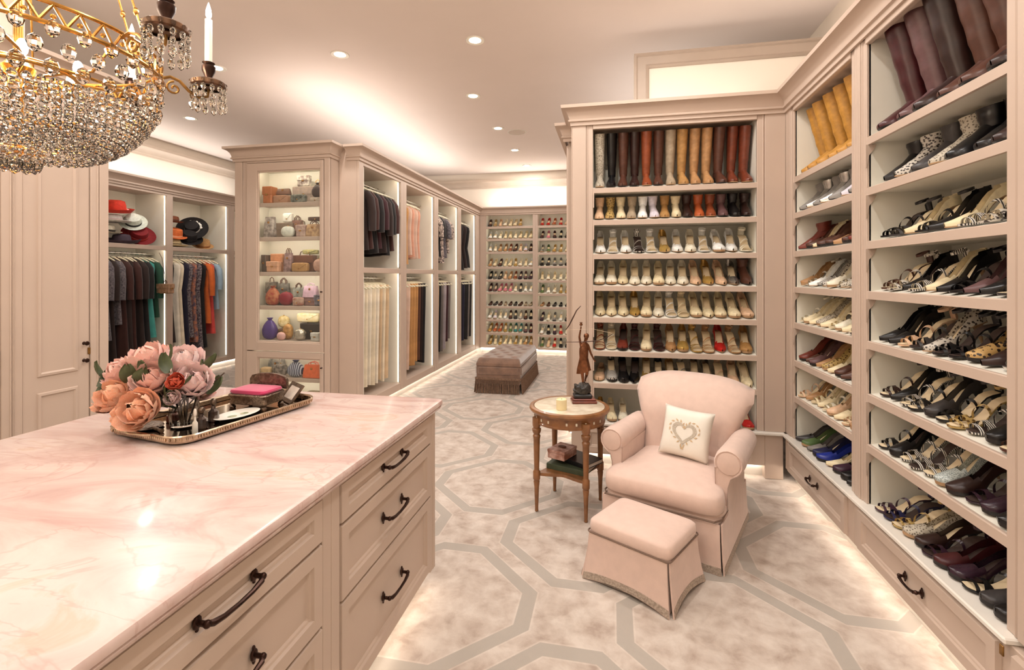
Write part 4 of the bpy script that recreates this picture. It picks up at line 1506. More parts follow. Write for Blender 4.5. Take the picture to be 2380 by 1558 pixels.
def cz(z):
    return z - CEIL


def torus(b, R, z, r, n=48, m=8):
    rings = []
    for i in range(n):
        a = 2 * pi * i / n
        rings.append([((R + r * cos(2 * pi * k / m)) * cos(a), (R + r * cos(2 * pi * k / m)) * sin(a), z + r * sin(2 * pi * k / m)) for k in range(m)])
    rings.append(rings[0])
    return b.loft(rings, False, False)


b = MB()
torus(b, RR, cz(RZ + 0.024), 0.005)
torus(b, RR, cz(RZ - 0.024), 0.006)
nz_ = 40
for i in range(nz_):
    a0, a1, a2 = 2 * pi * i / nz_, 2 * pi * (i + 0.5) / nz_, 2 * pi * (i + 1) / nz_
    p0 = (RR * cos(a0), RR * sin(a0), cz(RZ - 0.022))
    p1 = (RR * cos(a1), RR * sin(a1), cz(RZ + 0.022))
    p2 = (RR * cos(a2), RR * sin(a2), cz(RZ - 0.022))
    b.tube([p0, p1], 0.0035, 5)
    b.tube([p1, p2], 0.0035, 5)
    b.ball((RR * cos(a1), RR * sin(a1), cz(RZ - 0.006)), 0.006, None, None, 6, 4)
part('gallery_ring', b, BRASS, cl, True)
b = MB()
torus(b, 0.285, cz(2.045), 0.004)
torus(b, 0.16, cz(1.935), 0.005, 32)
torus(b, 0.05, cz(1.885), 0.005, 20)
torus(b, 0.12, cz(2.10), 0.008, 32)
for k in range(8):
    a = 2 * pi * k / 8
    b.tube([(0.3 * cos(a), 0.3 * sin(a), cz(2.13)), (0.2 * cos(a + .2), 0.2 * sin(a + .2), cz(2.10)), (0.12 * cos(a + .3), 0.12 * sin(a + .3), cz(2.10)), (0.03 * cos(a), 0.03 * sin(a), cz(2.08))], 0.004, 6)
part('inner_frame', b, BRASS, cl, True)
b = MB().tube([(0, 0, cz(1.88)), (0, 0, cz(2.4)), (0, 0, cz(3.0))], [0.012, 0.01, 0.01], 10)
b.lathe([(0.012, -0.02), (0.03, 0.0), (0.02, 0.03), (0.035, 0.06), (0.012, 0.09)], (0, 0, cz(2.05)), 16)
b.lathe([(0.07, 0.0), (0.09, 0.012), (0.075, 0.04), (0.02, 0.06)], (0, 0, cz(2.95)), 20)
part('stem', b, BRASS, cl, True)
part('canopy', MB().lathe([(0.07, 0.0), (0.065, -0.02), (0.02, -0.035), (0.008, -0.05)], n=24), BRASS, cl, True)
for k in range(6):
    a = 2 * pi * (k + 0.35) / 6
    b = MB()
    p0, p1 = Vector((RR * cos(a), RR * sin(a), cz(RZ + 0.03))), Vector((0.08 * cos(a), 0.08 * sin(a), cz(2.96)))
    b.tube([p0, p0 * 0.5 + p1 * 0.5, p1], 0.003, 6)
    for q in range(9):
        c = p0 + (p1 - p0) * (q / 8)
        b.superq(tuple(c), 0.007, 0.007, 0.012, 1, 1, 8, 5)
    part('chain', b, BRASS, cl, True)
part('upper_chain', MB().tube([(0, 0, cz(3.0)), (0, 0, cz(3.72))], 0.006, 8), BRASS, cl, True)


def crystal_mesh(rx, rz, n=8):
    b = MB()
    prof = [(0.15, -1.0), (0.75, -0.62), (1.0, 0.0), (0.75, 0.62), (0.15, 1.0)]
    b.lathe([(r * rx, z * rz) for r, z in prof], n=n)
    return b


OVAL = crystal_mesh(0.0155, 0.021).mesh('oval_crystal', CRYSTAL)
BEAD = crystal_mesh(0.0105, 0.0115, 7).mesh('bead_crystal', CRYSTAL)
PROF = [(0.308, 2.128), (0.305, 2.085), (0.300, 2.04), (0.288, 2.01), (0.275, 1.985), (0.258, 1.962), (0.238, 1.942), (0.215, 1.925), (0.190, 1.910), (0.163, 1.899), (0.135, 1.890), (0.105, 1.882), (0.075, 1.873), (0.045, 1.862), (0.02, 1.85)]
cr_list = []
for i, (r, z) in enumerate(PROF):
    big = i < 3
    n = 32 if big else max(6, int(2 * pi * r / 0.0235))
    for k in range(n):
        a = 2 * pi * (k + 0.5 * (i % 2)) / n
        cr_list.append((big, (r * cos(a), r * sin(a), cz(z)), a))
        if not big and i < 10:
            cr_list.append((False, (r * cos(a + 0.02) * 0.96, r * sin(a + 0.02) * 0.96, cz(z - 0.012)), a))
cam_l = Vector((0 - CX, 0 - CY, 1.55 - CEIL))
cr_list.sort(key=lambda q: (not q[0], (Vector(q[1]) - cam_l).length))
for big, p, a in cr_list[:300]:
    obj('crystal_drop' if big else 'crystal_bead', OVAL if big else BEAD, cl, p, (0, 0, a))
b = MB()
for big, p, a in cr_list[300:]:
    s0 = len(b.v)
    q = crystal_mesh(0.0105, 0.0115, 6)
    b.add([(x + p[0], y + p[1], z + p[2]) for x, y, z in q.v], q.f)
rest = part('crystal_beads', b, CRYSTAL, cl)
rest['kind'] = 'stuff'
# bottom tassel
b = MB()
for k in range(9):
    a = 2 * pi * k / 9
    b.v += []
    q = crystal_mesh(0.014, 0.018, 8)
    b.add([(x + 0.035 * cos(a), y + 0.035 * sin(a), z + cz(1.848)) for x, y, z in q.v], q.f)
part('crystal_tassel', b, CRYSTAL, cl)
# lit bulbs inside the basket
for k in range(6):
    a = 2 * pi * (k + 0.5) / 6
    part('inner_bulb', MB().superq((0.13 * cos(a), 0.13 * sin(a), cz(2.125)), 0.012, 0.012, 0.022, 1, 1, 10, 6), FLAMEM, cl, True)
pl = bpy.data.lights.new('chandelier_lamp', 'POINT')
pl.energy = 18
pl.color = (1.0, 0.82, 0.6)
pl.shadow_soft_size = 0.08
plo = bpy.data.objects.new('chandelier_lamp', pl)
COL.objects.link(plo)
plo.location = (CX, CY, 2.2)
# candle arms
PEND = crystal_mesh(0.0075, 0.012, 6).mesh('pendant_drop', CRYSTAL)
for k in range(7):
    a = radians(4 + k * 360 / 7)
    arm = obj('candle_arm', None, cl, (0, 0, 0), (0, 0, a))
    b = MB()
    z0 = cz(RZ + 0.01)
    b.tube([(RR, 0, z0), (RR + 0.025, 0, z0 + 0.012), (RR + 0.05, 0, z0 + 0.005), (RR + 0.075, 0, z0 - 0.02), (RR + 0.1, 0, z0 - 0.035), (RR + 0.128, 0, z0 - 0.025), (RR + 0.13, 0, z0 + 0.0)], [0.005, 0.005, 0.005, 0.005, 0.005, 0.004, 0.004], 7)
    sp_ = [(RR + 0.035 + 0.022 * (1 - q / 18) * cos(q * 0.55 + 1.6), 0, z0 - 0.022 + 0.022 * (1 - q / 18) * sin(q * 0.55 + 1.6)) for q in range(16)]
    b.tube(sp_, 0.0035, 6)
    me_ = b.mesh('arm_scroll', GILT, True)
    obj('arm_scroll', me_, arm)
    ex, ez = RR + 0.13, cz(2.185)
    q = MB().lathe([(0.046, -0.010), (0.051, -0.006), (0.051, 0.006), (0.046, 0.010), (0.01, 0.012), (0.01, -0.002), (0.044, -0.004)], (ex, 0, ez), 28, False, False)
    obj('drip_pan', q.mesh('drip_pan', mat('antique_bronze', (110, 82, 62), 0.35, 0.85, var=0.3, scale=30), True), arm)
    for j in range(12):
        t_ = 2 * pi * j / 12
        obj('pan_jewel', BEAD, arm, (ex + 0.051 * cos(t_), 0.051 * sin(t_), ez), None, (0.55, 0.55, 0.55))
        for w_ in range(3):
            obj('pendant_drop', PEND, arm, (ex + 0.047 * cos(t_), 0.047 * sin(t_), ez - 0.021 - w_ * 0.022 - (0.006 if w_ == 2 else 0)), None, (1, 1, 1) if w_ < 2 else (1.25, 1.25, 1.35))
    q = MB().lathe([(0.011, 0.010), (0.009, 0.02), (0.02, 0.045), (0.021, 0.06), (0.015, 0.066), (0.019, 0.072), (0.015, 0.074)], (ex, 0, ez), 14)
    obj('candle_cup', q.mesh('candle_cup', BRONZE, True), arm)
    q = MB().lathe([(0.011, 0.07), (0.011, 0.215), (0.004, 0.219)], (ex, 0, ez), 14)
    obj('candle_sleeve', q.mesh('candle_sleeve', CANDLEM, True), arm)
    cp_ = bpy.data.lights.new('candle_lamp', 'POINT')
    cp_.energy = 2.0
    cp_.color = (1.0, 0.9, 0.76)
    cp_.shadow_soft_size = 0.02
    cpo = bpy.data.objects.new('candle_lamp', cp_)
    COL.objects.link(cpo)
    cpo.location = (CX + (ex + 0.02) * cos(a), CY + (ex + 0.02) * sin(a), CEIL + ez + 0.25)
    q = MB().lathe([(0.004, 0.218), (0.009, 0.23), (0.008, 0.245), (0.003, 0.265), (0.0005, 0.272)], (ex, 0, ez), 10)
    obj('candle_bulb', q.mesh('candle_bulb', FLAMEM, True), arm)

# ------------------------------------------------------------------ shoes
def bedz(t, H, pf=0.006):
    """foot bed height along the shoe, t=0 heel .. 1 toe"""
    if t < 0.18:
        return H - 0.004 * (t / 0.18)
    if t < 0.66:
        q = (t - 0.18) / 0.48
        s_ = q * q * (3 - 2 * q)
        return (H - 0.004) * (1 - s_) + pf * s_
    return pf + 0.008 * ((t - 0.66) / 0.34) ** 2


def halfw(t, toe):
    if t < 0.15:
        return 0.018 + 0.011 * sin(pi / 2 * min(1, t / 0.12))
    if t < 0.4:
        return 0.029 - 0.003 * sin(pi * (t - 0.15) / 0.5)
    if t < 0.72:
        q = (t - 0.4) / 0.32
        return 0.0265 + 0.012 * q * q * (3 - 2 * q)
    q = (t - 0.72) / 0.28
    if toe == 'point':
        return 0.0385 * (1 - q) ** 0.85 + 0.004 * q
    return 0.0385 * sqrt(max(0.0, 1 - q ** 2.6)) * 0.97 + 0.002


LEN = 0.245


def stY(t):
    return LEN / 2 - LEN * t      # heel at +y, toe at -y


def shoe_parts(style, H=0.085, toe='round', pf=0.006):
    """returns dict part -> MB"""
    up, ins, so = MB(), MB(), MB()
    ts = [0, 0.05, 0.11, 0.18, 0.27, 0.36, 0.46, 0.56, 0.64, 0.70, 0.76, 0.82, 0.88, 0.94, 0.975, 1.0]
    # sole
    top = [[(-halfw(t, toe), stY(t), bedz(t, H, pf)), (halfw(t, toe), stY(t), bedz(t, H, pf)), (halfw(t, toe) * 0.94, stY(t), max(0.0, bedz(t, H, pf) - (0.005 + (pf - 0.006) * (1 if t > 0.5 else 0)))), (-halfw(t, toe) * 0.94, stY(t), max(0.0, bedz(t, H, pf) - (0.005 + (pf - 0.006) * (1 if t > 0.5 else 0))))] for t in ts]
    so.loft([list(reversed(r)) for r in top])
    if H > 0.03:
        r1 = 0.011 if style in ('pump', 'sandal') else 0.022
        hz = bedz(0.08, H, pf) - 0.003
        yc = stY(0.10)
        rings = []
        for f in (0, 0.15, 0.5, 0.8, 1.0):
            rr_ = (0.0055 if r1 < 0.02 else 0.02) + (0.024 - (0.0055 if r1 < 0.02 else 0.02)) * f ** 2.2
            rings.append([(rr_ * cos(2 * pi * j / 8), yc + 0.004 * (1 - f) + rr_ * 0.95 * sin(2 * pi * j / 8), hz * f) for j in range(8)])
        so.loft(rings)
    # insole
    rows = [[(-halfw(t, toe) * 0.9, stY(t), bedz(t, H, pf) + 0.0015), (0, stY(t), bedz(t, H, pf) + 0.001), (halfw(t, toe) * 0.9, stY(t), bedz(t, H, pf) + 0.0015)] for t in ts[1:-1]]
    ins.loft(rows, False, False, False)
    NA = 12

    def arch(t, k, ah, wscale=1.0):
        a = pi * k / NA
        w_ = halfw(t, toe) * wscale * 1.02
        lean = 0.86 if t < 0.3 else 1.0
        x = -w_ * cos(a)
        z = bedz(t, H, pf) + ah * sin(a) ** 0.75
        x *= 1 - (1 - lean) * sin(a)
        return (x, stY(t), z)

    def ah(t):
        if style == 'flat':
            return 0.045 - 0.02 * max(0, (t - 0.3) / 0.7)
        if t < 0.2:
            return 0.062
        if t < 0.66:
            return 0.062 - 0.018 * (t - 0.2) / 0.46 + (0.02 if style in ('ankle', 'tall', 'bootie') else 0)
        q = (t - 0.66) / 0.34
        return 0.044 * (1 - 0.62 * q) + (0.02 * (1 - q) if style in ('ankle', 'tall', 'bootie') else 0)
    if style in ('pump', 'flat', 'ankle', 'tall', 'bootie'):
        vs = [arch(t, k, ah(t)) for t in ts for k in range(NA + 1)]
        fs = []
        for i in range(len(ts) - 1):
            tm = (ts[i] + ts[i + 1]) / 2
            for k in range(NA):
                km = abs((k + 0.5) / NA - 0.5) * 2      # 0 at top, 1 at sole
                if style in ('pump', 'flat'):
                    vamp = 0.63
                    if tm < vamp:
                        lim = 0.42 if tm < 0.15 else (0.66 if tm < 0.5 else 0.66 * max(0, vamp - tm) / 0.13 + 0.1)
                        if km < lim:
                            continue
                fs.append((i * (NA + 1) + k, i * (NA + 1) + k + 1, (i + 1) * (NA + 1) + k + 1, (i + 1) * (NA + 1) + k))
        up.add(vs, fs)
        # heel counter
        back = [(x * 1.0, y + 0.0, z) for x, y, z in [arch(0, k, ah(0)) for k in range(NA + 1)]]
        lim = 4 if style in ('pump', 'flat') else 6
        hc = []
        for j in range(4):
            f = j / 3
            zz = bedz(0, H, pf) + f * ah(0) * (0.82 if style in ('pump', 'flat') else 1)
            hc.append([(0.019 * (1 - 0.12 * f) * cos(pi * k / 8), stY(0) + 0.014 * sin(pi * k / 8) - 0.001, zz) for k in range(9)])
        up.loft(hc, False, False, False)
        so.lathe([(0.02, -0.004), (0.0205, 0.0)], (0, stY(0) - 0.005, bedz(0, H, pf)), 10)
    if style in ('ankle', 'tall', 'bootie'):
        hgt = {'bootie': 0.062, 'ankle': 0.08, 'tall': 0.36}[style]
        zb = H + 0.03
        rings = []
        M_ = 14
        NZ = {'bootie': 4, 'ankle': 6, 'tall': 11}[style]
        for i in range(NZ + 1):
            f = i / NZ
            rx = 0.031 + (0.010 if style != 'tall' else 0.0145) * f ** 0.8
            ry = 0.043 + (0.006 if style != 'tall' else 0.022) * f ** 0.8
            wob = (0.0014 if i < 4 else 0.0004) * sin(i * 2.3)
            yc = stY(0.24) + 0.006 * f + 0.0015 * sin(i * 1.7)
            rings.append([((rx + wob) * cos(2 * pi * j / M_), yc + (ry + wob) * sin(2 * pi * j / M_), zb + hgt * f) for j in range(M_)])
        up.loft(rings, True, False)
        rin = [[(0.92 * x, stY(0.24) + 0.92 * (y - stY(0.24)), z) for x, y, z in rings[-1]], [(0.8 * x, stY(0.24) + 0.8 * (y - stY(0.24)), z - 0.05) for x, y, z in rings[-1]]]
        ins = MB().loft([rings[-1]] + rin, False, True)
    extra = {}
    if style == 'sandal':
        def strap(nm, t, w_, hgt, tilt=0.0):
            n_ = 10
            rr_ = []
            for dt in (-w_ / 2, w_ / 2):
                rr_.append([])
                for k in range(n_ + 1):
                    a = pi * k / n_
                    tt = min(1, max(0, t + dt + tilt * cos(a)))
                    rr_[-1].append((-halfw(tt, toe) * 1.06 * cos(a), stY(tt), bedz(tt, H, pf) - 0.002 + hgt * sin(a) ** 0.8))
            extra[nm] = MB().loft(rr_, False, False, False)
        strap('toe_strap', 0.87, 0.05, 0.027)
        strap('cross_strap', 0.74, 0.06, 0.037, 0.05)
        strap('cross_strap_', 0.72, 0.06, 0.038, -0.05)
        strap('instep_strap', 0.5, 0.035, 0.05, 0.06)
        lo = []
        for dz in (-0.006, 0.006):
            lo.append([(0.025 * cos(2 * pi * k / 16), stY(0.09) - 0.006 + 0.03 * sin(2 * pi * k / 16), H + 0.05 + dz + 0.006 * sin(2 * pi * k / 16)) for k in range(17)])
        extra['ankle_strap'] = MB().loft(lo, False, False, False)
        hc = []
        for j in range(4):
            f = j / 3
            hc.append([(0.020 * (1 - 0.1 * f) * (1 + 0.2 * f) * cos(pi * (k / 8)), stY(0.03) + 0.016 * sin(pi * k / 8), H + f * (0.03 + 0.02 * sin(pi * k / 8))) for k in range(9)])
        extra['heel_counter'] = MB().loft(hc, False, False, False)
        return dict({'insole': ins, 'sole': so}, **extra)
    return {'upper': up, 'insole': ins, 'sole': so}


SHOEDEF = {
    'pump': ('pump', dict(style='pump', H=0.092, toe='point')),
    'rpump': ('pump', dict(style='pump', H=0.088, toe='round', pf=0.016)),
    'sandal': ('sandal', dict(style='sandal', H=0.092, toe='round', pf=0.009)),
    'flat': ('flat_shoe', dict(style='flat', H=0.012, toe='round')),
    'bootie': ('ankle_boot', dict(style='bootie', H=0.072, toe='point')),
    'ankle': ('ankle_boot', dict(style='ankle', H=0.06, toe='round')),
    'tall': ('tall_boot', dict(style='tall', H=0.05, toe='round')),
}
SHOEMB = {k: shoe_parts(**v[1]) for k, v in SHOEDEF.items()}
KIND = {'pump': 'pointed pump', 'rpump': 'rounded platform pump', 'sandal': 'strappy sandal', 'flat': 'flat shoe', 'bootie': 'short ankle boot', 'ankle': 'ankle boot', 'tall': 'tall boot'}
SCOL = {
    'ivory': ((238, 230, 208), 0.4), 'cream': ((232, 216, 178), 0.45), 'white': ((244, 242, 236), 0.35), 'gold': ((206, 168, 92), 0.3), 'nude': ((222, 184, 150), 0.4),
    'tan': ((176, 132, 88), 0.45), 'camel': ((172, 128, 74), 0.55), 'cognac': ((140, 70, 40), 0.35), 'orange': ((178, 88, 46), 0.4), 'rust': ((112, 44, 30), 0.4),
    'brown': ((82, 48, 35), 0.4), 'darkbrown': ((46, 26, 22), 0.35), 'burgundy': ((66, 22, 25), 0.35), 'plum': ((62, 36, 52), 0.35), 'aubergine': ((48, 26, 40), 0.25),
    'black': ((16, 14, 16), 0.3), 'charcoal': ((56, 52, 52), 0.4), 'grey': ((132, 126, 120), 0.45), 'silver': ((186, 184, 180), 0.25), 'red': ((186, 34, 30), 0.35),
    'blue': ((28, 46, 138), 0.3), 'navy': ((34, 34, 70), 0.4), 'green': ((88, 112, 66), 0.4), 'teal': ((56, 128, 124), 0.4), 'pink': ((206, 120, 138), 0.4), 'mustard': ((186, 134, 56), 0.5),
    'taupe': ((164, 146, 122), 0.5), 'mauve': ((100, 70, 70), 0.4), 'chestnut': ((114, 54, 34), 0.35), 'lilac': ((214, 206, 216), 0.4), 'yellow': ((214, 184, 92), 0.4),
}
SM = {}


def smat(c):
    if c in SM:
        return SM[c]
    if c == 'leopard':
        m = spotmat('leopard_print', (196, 158, 98), (40, 26, 18), 75, 0.45, 0.42)
    elif c == 'snake':
        m = spotmat('snake_print', (206, 198, 186), (66, 58, 54), 90, 0.4, 0.4)
    elif c == 'spotgrey':
        m = spotmat('speckled_grey', (196, 186, 168), (110, 98, 84), 120, 0.5, 0.38)
    elif c == 'zebra':
        m = stripemat('zebra_stripe', (30, 26, 26), (226, 220, 210), 45, 0.45, 1)
    elif c == 'glitter':
        m = spotmat('silver_glitter', (196, 204, 200), (120, 128, 128), 260, 0.25, 0.4)
    elif c == 'goldprint':
        m = spotmat('gold_print', (190, 160, 98), (104, 76, 40), 70, 0.4, 0.38)
    else:
        rgb, ro = SCOL[c]
        m = mat('leather_' + c, rgb, ro, 0.85 if c in ('silver',) else (0.5 if c == 'gold' else 0.0), var=0.14, scale=30)
    SM[c] = m
    return m


CNAME = {'leopard': 'leopard print', 'snake': 'snakeskin', 'spotgrey': 'speckled grey', 'zebra': 'zebra striped', 'glitter': 'silver glitter', 'goldprint': 'gold printed', 'darkbrown': 'dark brown'}
LINM = {'light': mat('shoe_lining_beige', (240, 218, 180), 0.6, var=0.06), 'dark': mat('shoe_lining_dark', (60, 44, 38), 0.6, var=0.1)}
SOLM = {'light': mat('sole_tan', (176, 140, 104), 0.5, var=0.1), 'dark': mat('sole_black', (30, 25, 24), 0.45, var=0.1)}
DARKS = {'black', 'charcoal', 'darkbrown', 'burgundy', 'plum', 'aubergine', 'navy', 'brown', 'leopard', 'zebra', 'mauve', 'rust', 'blue', 'grey'}
MC = {}
rnd2 = random.Random(3)


def shoe_mesh(st, pn, m):
    k = (st, pn, m.name)
    if k not in MC:
        MC[k] = SHOEMB[st][pn].mesh(pn, m, True, 0.9)
    return MC[k]


def shoe_joined(st, col):
    k = (st, 'joined', col)
    if k not in MC:
        b = MB()
        for i, pn in enumerate(('upper', 'insole', 'sole')):
            b.mi = i
            q = SHOEMB[st][pn]
            b.add(q.v, q.f)
        dk = 'dark' if col in DARKS else 'light'
        MC[k] = b.mesh(SHOEDEF[st][0], [smat(col), LINM['light'], SOLM[dk]], True, 0.9)
    return MC[k]


def place_shoe(st, col, M, label, group, detailed=True, scale=1.0, xs=1.0, bx=1.0):
    nm = SHOEDEF[st][0]
    dk = 'dark' if col in DARKS else 'light'
    cat = 'boot' if 'boot' in nm else 'shoe'
    if not detailed:
        o = obj(nm, shoe_joined(st, col))
    else:
        o = obj(nm, shoe_mesh(st, 'upper' if st != 'sandal' else 'sole', smat(col)))
    o.matrix_world = M @ Matrix.Diagonal((scale * (xs if st not in ('tall', 'ankle', 'bootie') else bx), scale, scale, 1))
    tag(o, label, cat, group)
    if detailed:
        boot = st in ('tall', 'ankle', 'bootie')
        obj('lining' if boot else 'insole', shoe_mesh(st, 'insole', LINM['dark' if col in DARKS and (boot or rnd2.random() < 0.62) else 'light']), o)
        if st != 'sandal':
            obj('sole', shoe_mesh(st, 'sole', SOLM[dk]), o)
        else:
            for pn in ('toe_strap', 'cross_strap', 'cross_strap_', 'instep_strap', 'ankle_strap', 'heel_counter'):
                obj(pn.rstrip('_'), shoe_mesh(st, pn, smat(col)), o)
    return o


def cname(c):
    return CNAME.get(c, c)


def row(unit, x0, x1, z, items, fmt, rowname, group, D=0.39, slope=0.08, detailed=True, yc=0.155, jit=0.25, flat=False, zs=0.0, scale=1.0, xs=1.0, bx=1.0):
    """items: list of (style, colour) or None, spread along the shelf in the unit's local frame"""
    n = len(items)
    ang = 0.0 if flat else math.atan(slope / (D - 0.026))
    for i, it in enumerate(items):
        if it is None:
            continue
        st, col = it
        x = x0 + (x1 - x0) * (i + 0.5) / n
        yy = yc + rnd.uniform(-0.010, 0.010)
        zz = z + (0 if flat else (yy - 0.026) * math.tan(ang)) + 0.002 + zs
        a = rnd.uniform(-jit, jit)
        M = unit.matrix_world.copy() if False else (Matrix.Translation(unit.location) @ Matrix.Rotation(unit.rotation_euler.z, 4, 'Z'))
        M = M @ Matrix.Translation((x, yy, zz)) @ Matrix.Rotation(ang, 4, 'X') @ Matrix.Rotation(a * 0.6, 4, 'Z')
        if rnd.random() < 0.5:
            M = M @ Matrix.Rotation(0.0, 4, 'Z')
        place_shoe(st, col, M, fmt % (cname(col), KIND[st], ORD[i]), group, detailed, scale, xs, bx)


def P_(s):
    """'p ivory,s black' -> items"""
    key = {'p': 'pump', 'r': 'rpump', 's': 'sandal', 'f': 'flat', 'b': 'bootie', 'a': 'ankle', 't': 'tall'}
    out = []
    for w_ in s.split(','):
        w_ = w_.strip()
        if w_ in ('-', ''):
            out.append(None)
        else:
            a, c = w_.split()
            out.append((key[a], c))
    return out


CROWS = ['t spotgrey,t black,t brown,t darkbrown,t cognac,t brown,t taupe,t camel,t tan,t tan,t brown,t chestnut,t chestnut',
         'a nude,a goldprint,a cream,a taupe,a white,a lilac,a camel,b cream,a darkbrown,a orange,a cognac,a mauve,a black,a darkbrown',
         'p white,s white,p white,s zebra,s white,p gold,p white,p ivory,s white,r white,p white,s ivory',
         'r ivory,r ivory,p cream,p ivory,p ivory,r cream,p ivory,p ivory,p nude,p gold,p nude,p silver,b brown',
         'p cream,p cream,p cream,p gold,r cream,p ivory,s white,s cream,r cream,p cream,r cream,r cream,r nude',
         's cognac,s ivory,r rust,s burgundy,r cream,s burgundy,p tan,r gold,s gold,s tan,p red,s tan,r camel',
         'f nude,r zebra,r black,p black,p gold,r charcoal,p gold,s silver,p silver,r silver,s nude,r nude,p cream',
         'p gold,r cream,r ivory,-,-,-,-,-,-,-,-,s tan,r red']
czs = SHELVES + [LEDZ]
for r_, s_ in enumerate(CROWS):
    it = P_(s_)
    last = r_ == 7
    row(CU, 0.175, 1.413, czs[r_], it, '%s %s, %s from the statue, ' + ORD[r_] + ' shelf behind the armchair', r_, 'shoes on the central cabinet', flat=last, jit=0.14, xs=1.06, scale=1.10 if 1 < r_ < 7 else 1.0,
        yc=0.16 if not last else 0.12)
AROWS = ['t mustard,t mustard,t mustard,t mustard,t mustard,t mustard', 'b grey,b silver,b grey,b silver,b grey,b lilac,b grey', 'b rust,r brown,p cream,r brown,r brown,p tan,r brown,r rust',
         'r tan,s spotgrey,p white,p zebra,p snake,r ivory,s snake,p spotgrey,p snake', 's ivory,r cream,p cream,r spotgrey,p cream,s cream,r ivory,p cream,s snake', 'r rust,p brown,r mauve,p tan,r goldprint,p cream,r brown,p brown,r mauve',
         's nude,p tan,s cream,p cream,s ivory,r nude,p cream,s nude,r tan', 'p charcoal,r green,p grey,r navy,r blue,p cream,r plum,r black,p black']
BROWS = ['t burgundy,t mauve,t darkbrown,t brown,t brown,t darkbrown', 'b black,b snake,a charcoal,a spotgrey,a black,a black,a darkbrown', 's black,s charcoal,p cream,s black,p black,p cream,s zebra,s snake,s black',
         's brown,s snake,p black,s zebra,p cream,p black,s black,p mauve,p black,s charcoal', 'p black,p black,s nude,s charcoal,p snake,s black,s black,r leopard,p darkbrown,s zebra', 's darkbrown,p black,s zebra,s black,r charcoal,s black,s goldprint,s zebra,r black,s brown',
         's black,r black,s zebra,s zebra,s zebra,r glitter,r darkbrown,s aubergine,r aubergine,r black', 's plum,s navy,s goldprint,r spotgrey,r darkbrown,s aubergine,r burgundy,r aubergine,s black,r charcoal,r black']
for rows, unit, a, b_, nm, gr in ((AROWS, RA, 0.15, 1.01, 'the mustard boot bay', 'shoes in the corner bay'), (BROWS, RB, 0.13, 1.0, 'the dark boot bay', 'shoes in the near bay')):
    for r_, s_ in enumerate(rows):
        last = r_ == 7
        row(unit, a, b_, czs[r_], P_(s_), '%s %s, %s from the corner, ' + ORD[r_] + ' shelf of ' + nm, r_, gr, flat=last, jit=0.2, yc=0.15 if not last else 0.13, scale=1.1 if r_ == 0 and unit is RB else 1.0, bx=(1.4, 1.3)[r_] if r_ < 2 and unit is RB else 1.15)
F1R = ['r brown,r goldprint,p nude,r ivory,p cream,r cream,r gold,-,-', 'r white,r white,p ivory,p cream,r cream,p ivory,r cream,p cream,r cream', 'r white,p ivory,r tan,p tan,r cognac,r brown,p nude,r lilac,r brown', 'p tan,r cream,r brown,p cream,r cream,p gold,r ivory,p cream,r white',
       'p black,p silver,r charcoal,p nude,r tan,r cognac,r plum,r mauve,r plum', 'p burgundy,p mauve,r pink,r pink,p pink,p ivory,p charcoal,p white,p white', 'f brown,f charcoal,f brown,f taupe,f brown,f charcoal,f brown,f taupe,f taupe', 'r white,r lilac,p ivory,p white,r brown,r charcoal,p snake,r brown,p black',
       'r gold,r orange,r orange,p gold,r green,p teal,r teal,r mauve,r burgundy', 'r gold,p cream,p gold,p cream,r cream,p gold,p cream,r camel,r camel']
F2R = ['p red,p red,r orange,p red,r nude,r black,r black,r black', 'r burgundy,p pink,r burgundy,p black,r charcoal,r black,r black,p black', 'r silver,r green,r gold,p gold,r cream,r cream,r brown,r brown', 'r black,r charcoal,r grey,r grey,r black,r black,r black,r black',
       'p cream,r ivory,p cream,p ivory,r cream,p gold,p cream,p cream', 'p green,p white,r ivory,p gold,r gold,p yellow,r gold,r gold', 'f tan,f brown,f charcoal,f black,f charcoal,f brown,f tan,f tan', 'r plum,p ivory,r grey,p white,r charcoal,r charcoal,r black,p black',
       'r white,r black,r plum,r red,r ivory,p black,r black,r black', 'r green,p nude,r red,r black,r charcoal,r black,r black,r black']
for rows, unit, a, b_, zs_, nm in ((F1R, F1, 0.135, 1.085, FS1, 'the wide far column'), (F2R, F2, 0.06, 1.06, FS2, 'the narrow far column')):
    for r_, s_ in enumerate(rows):
        row(unit, a, b_, zs_[r_], P_(s_), '%s %s, %s along, ' + ORD[r_] + ' shelf of ' + nm, r_, 'shoes on the far wall', slope=0.05, detailed=False, jit=0.2)

# ------------------------------------------------------------------ hanging clothes (unit local frame: width of a garment runs along y)
def cloth_mat(name, rgb, rgb2=None, scale=10, rough=0.85):
    return mat('cloth_' + name, rgb, rough, var=0.1, scale=scale, rgb2=rgb2, sheen=0.15)


